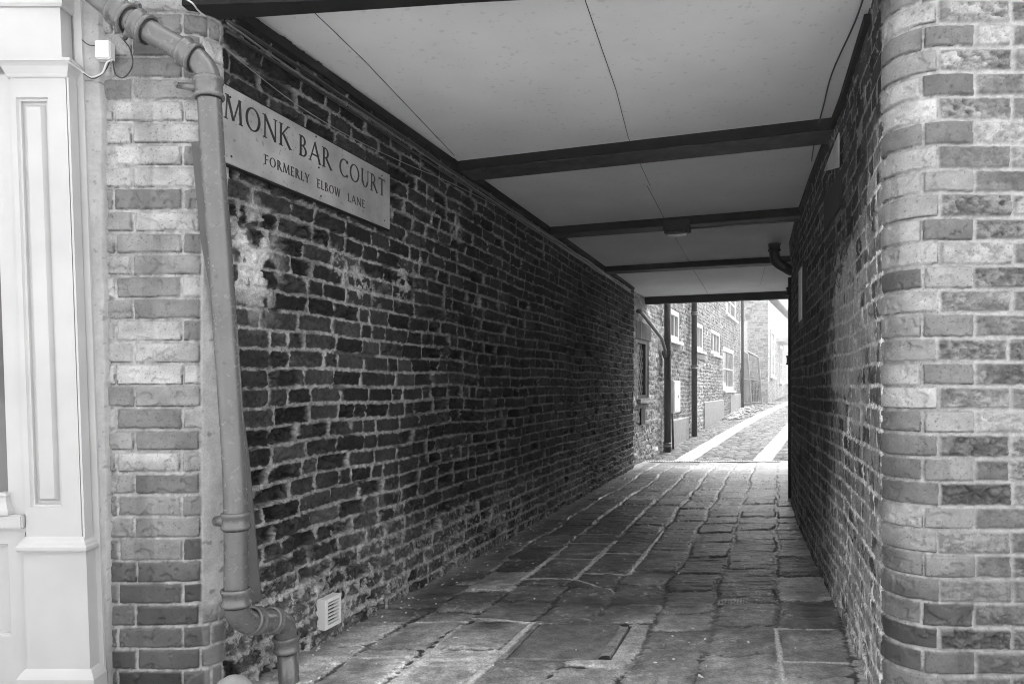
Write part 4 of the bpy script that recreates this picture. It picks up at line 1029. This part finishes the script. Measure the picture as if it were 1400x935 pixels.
# leafy bush behind the panels
r6 = random.Random(4); bm = bmesh.new()
for i in range(2600):
    a = r6.uniform(0, 6.28); rr_ = r6.random() ** .5; x = 8.25 + .62 * rr_ * math.cos(a); y = 26.2 + .35 * rr_ * math.sin(a)
    z = zg(26) + r6.random() ** 1.2 * (1.35 + .25 * math.sin(x * 7)) * (1 - .35 * rr_)
    n = Vector((r6.gauss(0, 1), r6.gauss(0, 1), r6.gauss(0, 1))).normalized(); u = n.orthogonal() * .05; v_ = n.cross(u).normalized() * .03; c = Vector((x, y, z))
    bm.faces.new([bm.verts.new(c + q) for q in (u, v_, -u, -v_)])
bush = thing('bush', (8.25, 26.2, zg(26)), 'dark leafy bush behind the leaning mesh panels', 'bush')
obj('foliage', bm, M_LEAF, bush)
bm = bmesh.new()
for i in range(7):
    a = i * .9; tube(bm, [Vector((8.25, 26.2, zg(26) - .05)), Vector((8.25 + .2 * math.cos(a), 26.2 + .12 * math.sin(a), zg(26) + .6)), Vector((8.25 + .4 * math.cos(a), 26.2 + .25 * math.sin(a), zg(26) + 1.1))], [.03, .02, .008], 5)
obj('stems', bm, M_WOOD, bush)
# grit and rubble along the foot of the lane wall
bm = bmesh.new()
for i in range(420):
    Y = r6.uniform(19, 27); x = (lane_left(Y) if Y < 24.2 else 7.6 + (Y - 24.2) * .5) + abs(r6.gauss(0, .28)) + .05; s = r6.uniform(.015, .06)
    z = zg(Y) + s * .3; b0 = bmesh.ops.create_icosphere(bm, subdivisions=1, radius=s)
    for v in b0['verts']: v.co = Vector((x, Y, z)) + Vector((v.co.x * r6.uniform(.8, 1.3), v.co.y, v.co.z * .7))
tag(obj('rubble', bm, M_STONE), 'loose stones and grit along the foot of the terrace wall at the end of the lane', 'rubble', kind='stuff')
# boundary wall on the right side of the lane
bw_ = thing('boundary_wall', (6, 15, 0), 'brick boundary wall along the right side of the lane beyond the passage', 'wall')
FB = Fr((4.25, 10.5, 0), (.52, 1, 0)); FB.n = -FB.n
r = random.Random(9); B = [-.1 + .0755 * k for k in range(50)]; J = [random_joints(r, -.5, 26, [.225, .225, .112], .01) for _ in B]
U = np.arange(0, 24, .03); V = np.arange(-.05, 1.5, .019); UU, VV = np.meshgrid(U, V, indexing='ij'); d, rr_, lu, lv = masonry(UU, VV, B, J, 9)
T = mix(.4, .2 * (.6 + .8 * rr_[5]), ss(-.002, .004, d)); Hh = mix(-.008, 0, ss(-.002, .006, d))
grid_mesh('wall', np.stack([FB.o.x + FB.t.x * UU + FB.n.x * Hh, FB.o.y + FB.t.y * UU + FB.n.y * Hh, VV], -1), T, M_FAR, bw_, flip=True)
boxo('coping', M_STONE, bw_, FB, -.05, 24.05, 1.5, 1.58, -.28, .04); boxo('wall_core', M_UPPER, bw_, FB, 0.0, 24, -.1, 1.49, -.24, -.03)

# small litter: pale flecks on the flags
r7 = random.Random(12); bm = bmesh.new()
for i in range(240):
    q_ = 2.6 + 7 * r7.random() ** 1.4; p_ = r7.choice([r7.uniform(0, .12), r7.uniform(0, .25), r7.uniform(.0, 2.0), r7.uniform(1.4, 2.0)]); x, y = floor_xy(q_, p_); s = r7.uniform(.003, .010)
    c = Vector((x, y, .014)); a = r7.uniform(0, 6.28); u = Vector((math.cos(a), math.sin(a), r7.uniform(-.2, .2))) * s; v_ = Vector((-math.sin(a), math.cos(a), .1)) * s * .6
    top_ = [bm.verts.new(c + k) for k in (u, v_, -u, -v_)]; bot = [bm.verts.new(c + k - Vector((0, 0, .003))) for k in (u, v_, -u, -v_)]
    bm.faces.new(top_); bm.faces.new(bot[::-1])
    for k in range(4): bm.faces.new((top_[k], bot[k], bot[(k + 1) % 4], top_[(k + 1) % 4]))
tag(obj('litter', bm, M_PLASTIC), 'tiny pale leaf and paper flecks scattered over the passage flags', 'litter', kind='stuff')

# ================================================================== FOG
HAZE = 0.0045
if HAZE:
    bm = bmesh.new(); box(bm, Fr((0, 0, 0), (1, 0, 0), (0, 1, 0)), -60, 60, -1.1, 8.0, -60, 60)
    hm = bpy.data.materials.new('fog'); hm.use_nodes = True; nt = hm.node_tree
    for n in list(nt.nodes):
        if n.type == 'BSDF_PRINCIPLED': nt.nodes.remove(n)
    pv = nt.nodes.new('ShaderNodeVolumePrincipled'); pv.inputs['Color'].default_value = (.98, .98, .98, 1); pv.inputs['Density'].default_value = HAZE; pv.inputs['Anisotropy'].default_value = .65
    out = [n for n in nt.nodes if n.type == 'OUTPUT_MATERIAL'][0]; nt.links.new(pv.outputs[0], out.inputs['Volume'])
    hz = obj('haze', bm, hm); tag(hz, 'pale fog filling the lane and street', 'fog', kind='stuff')
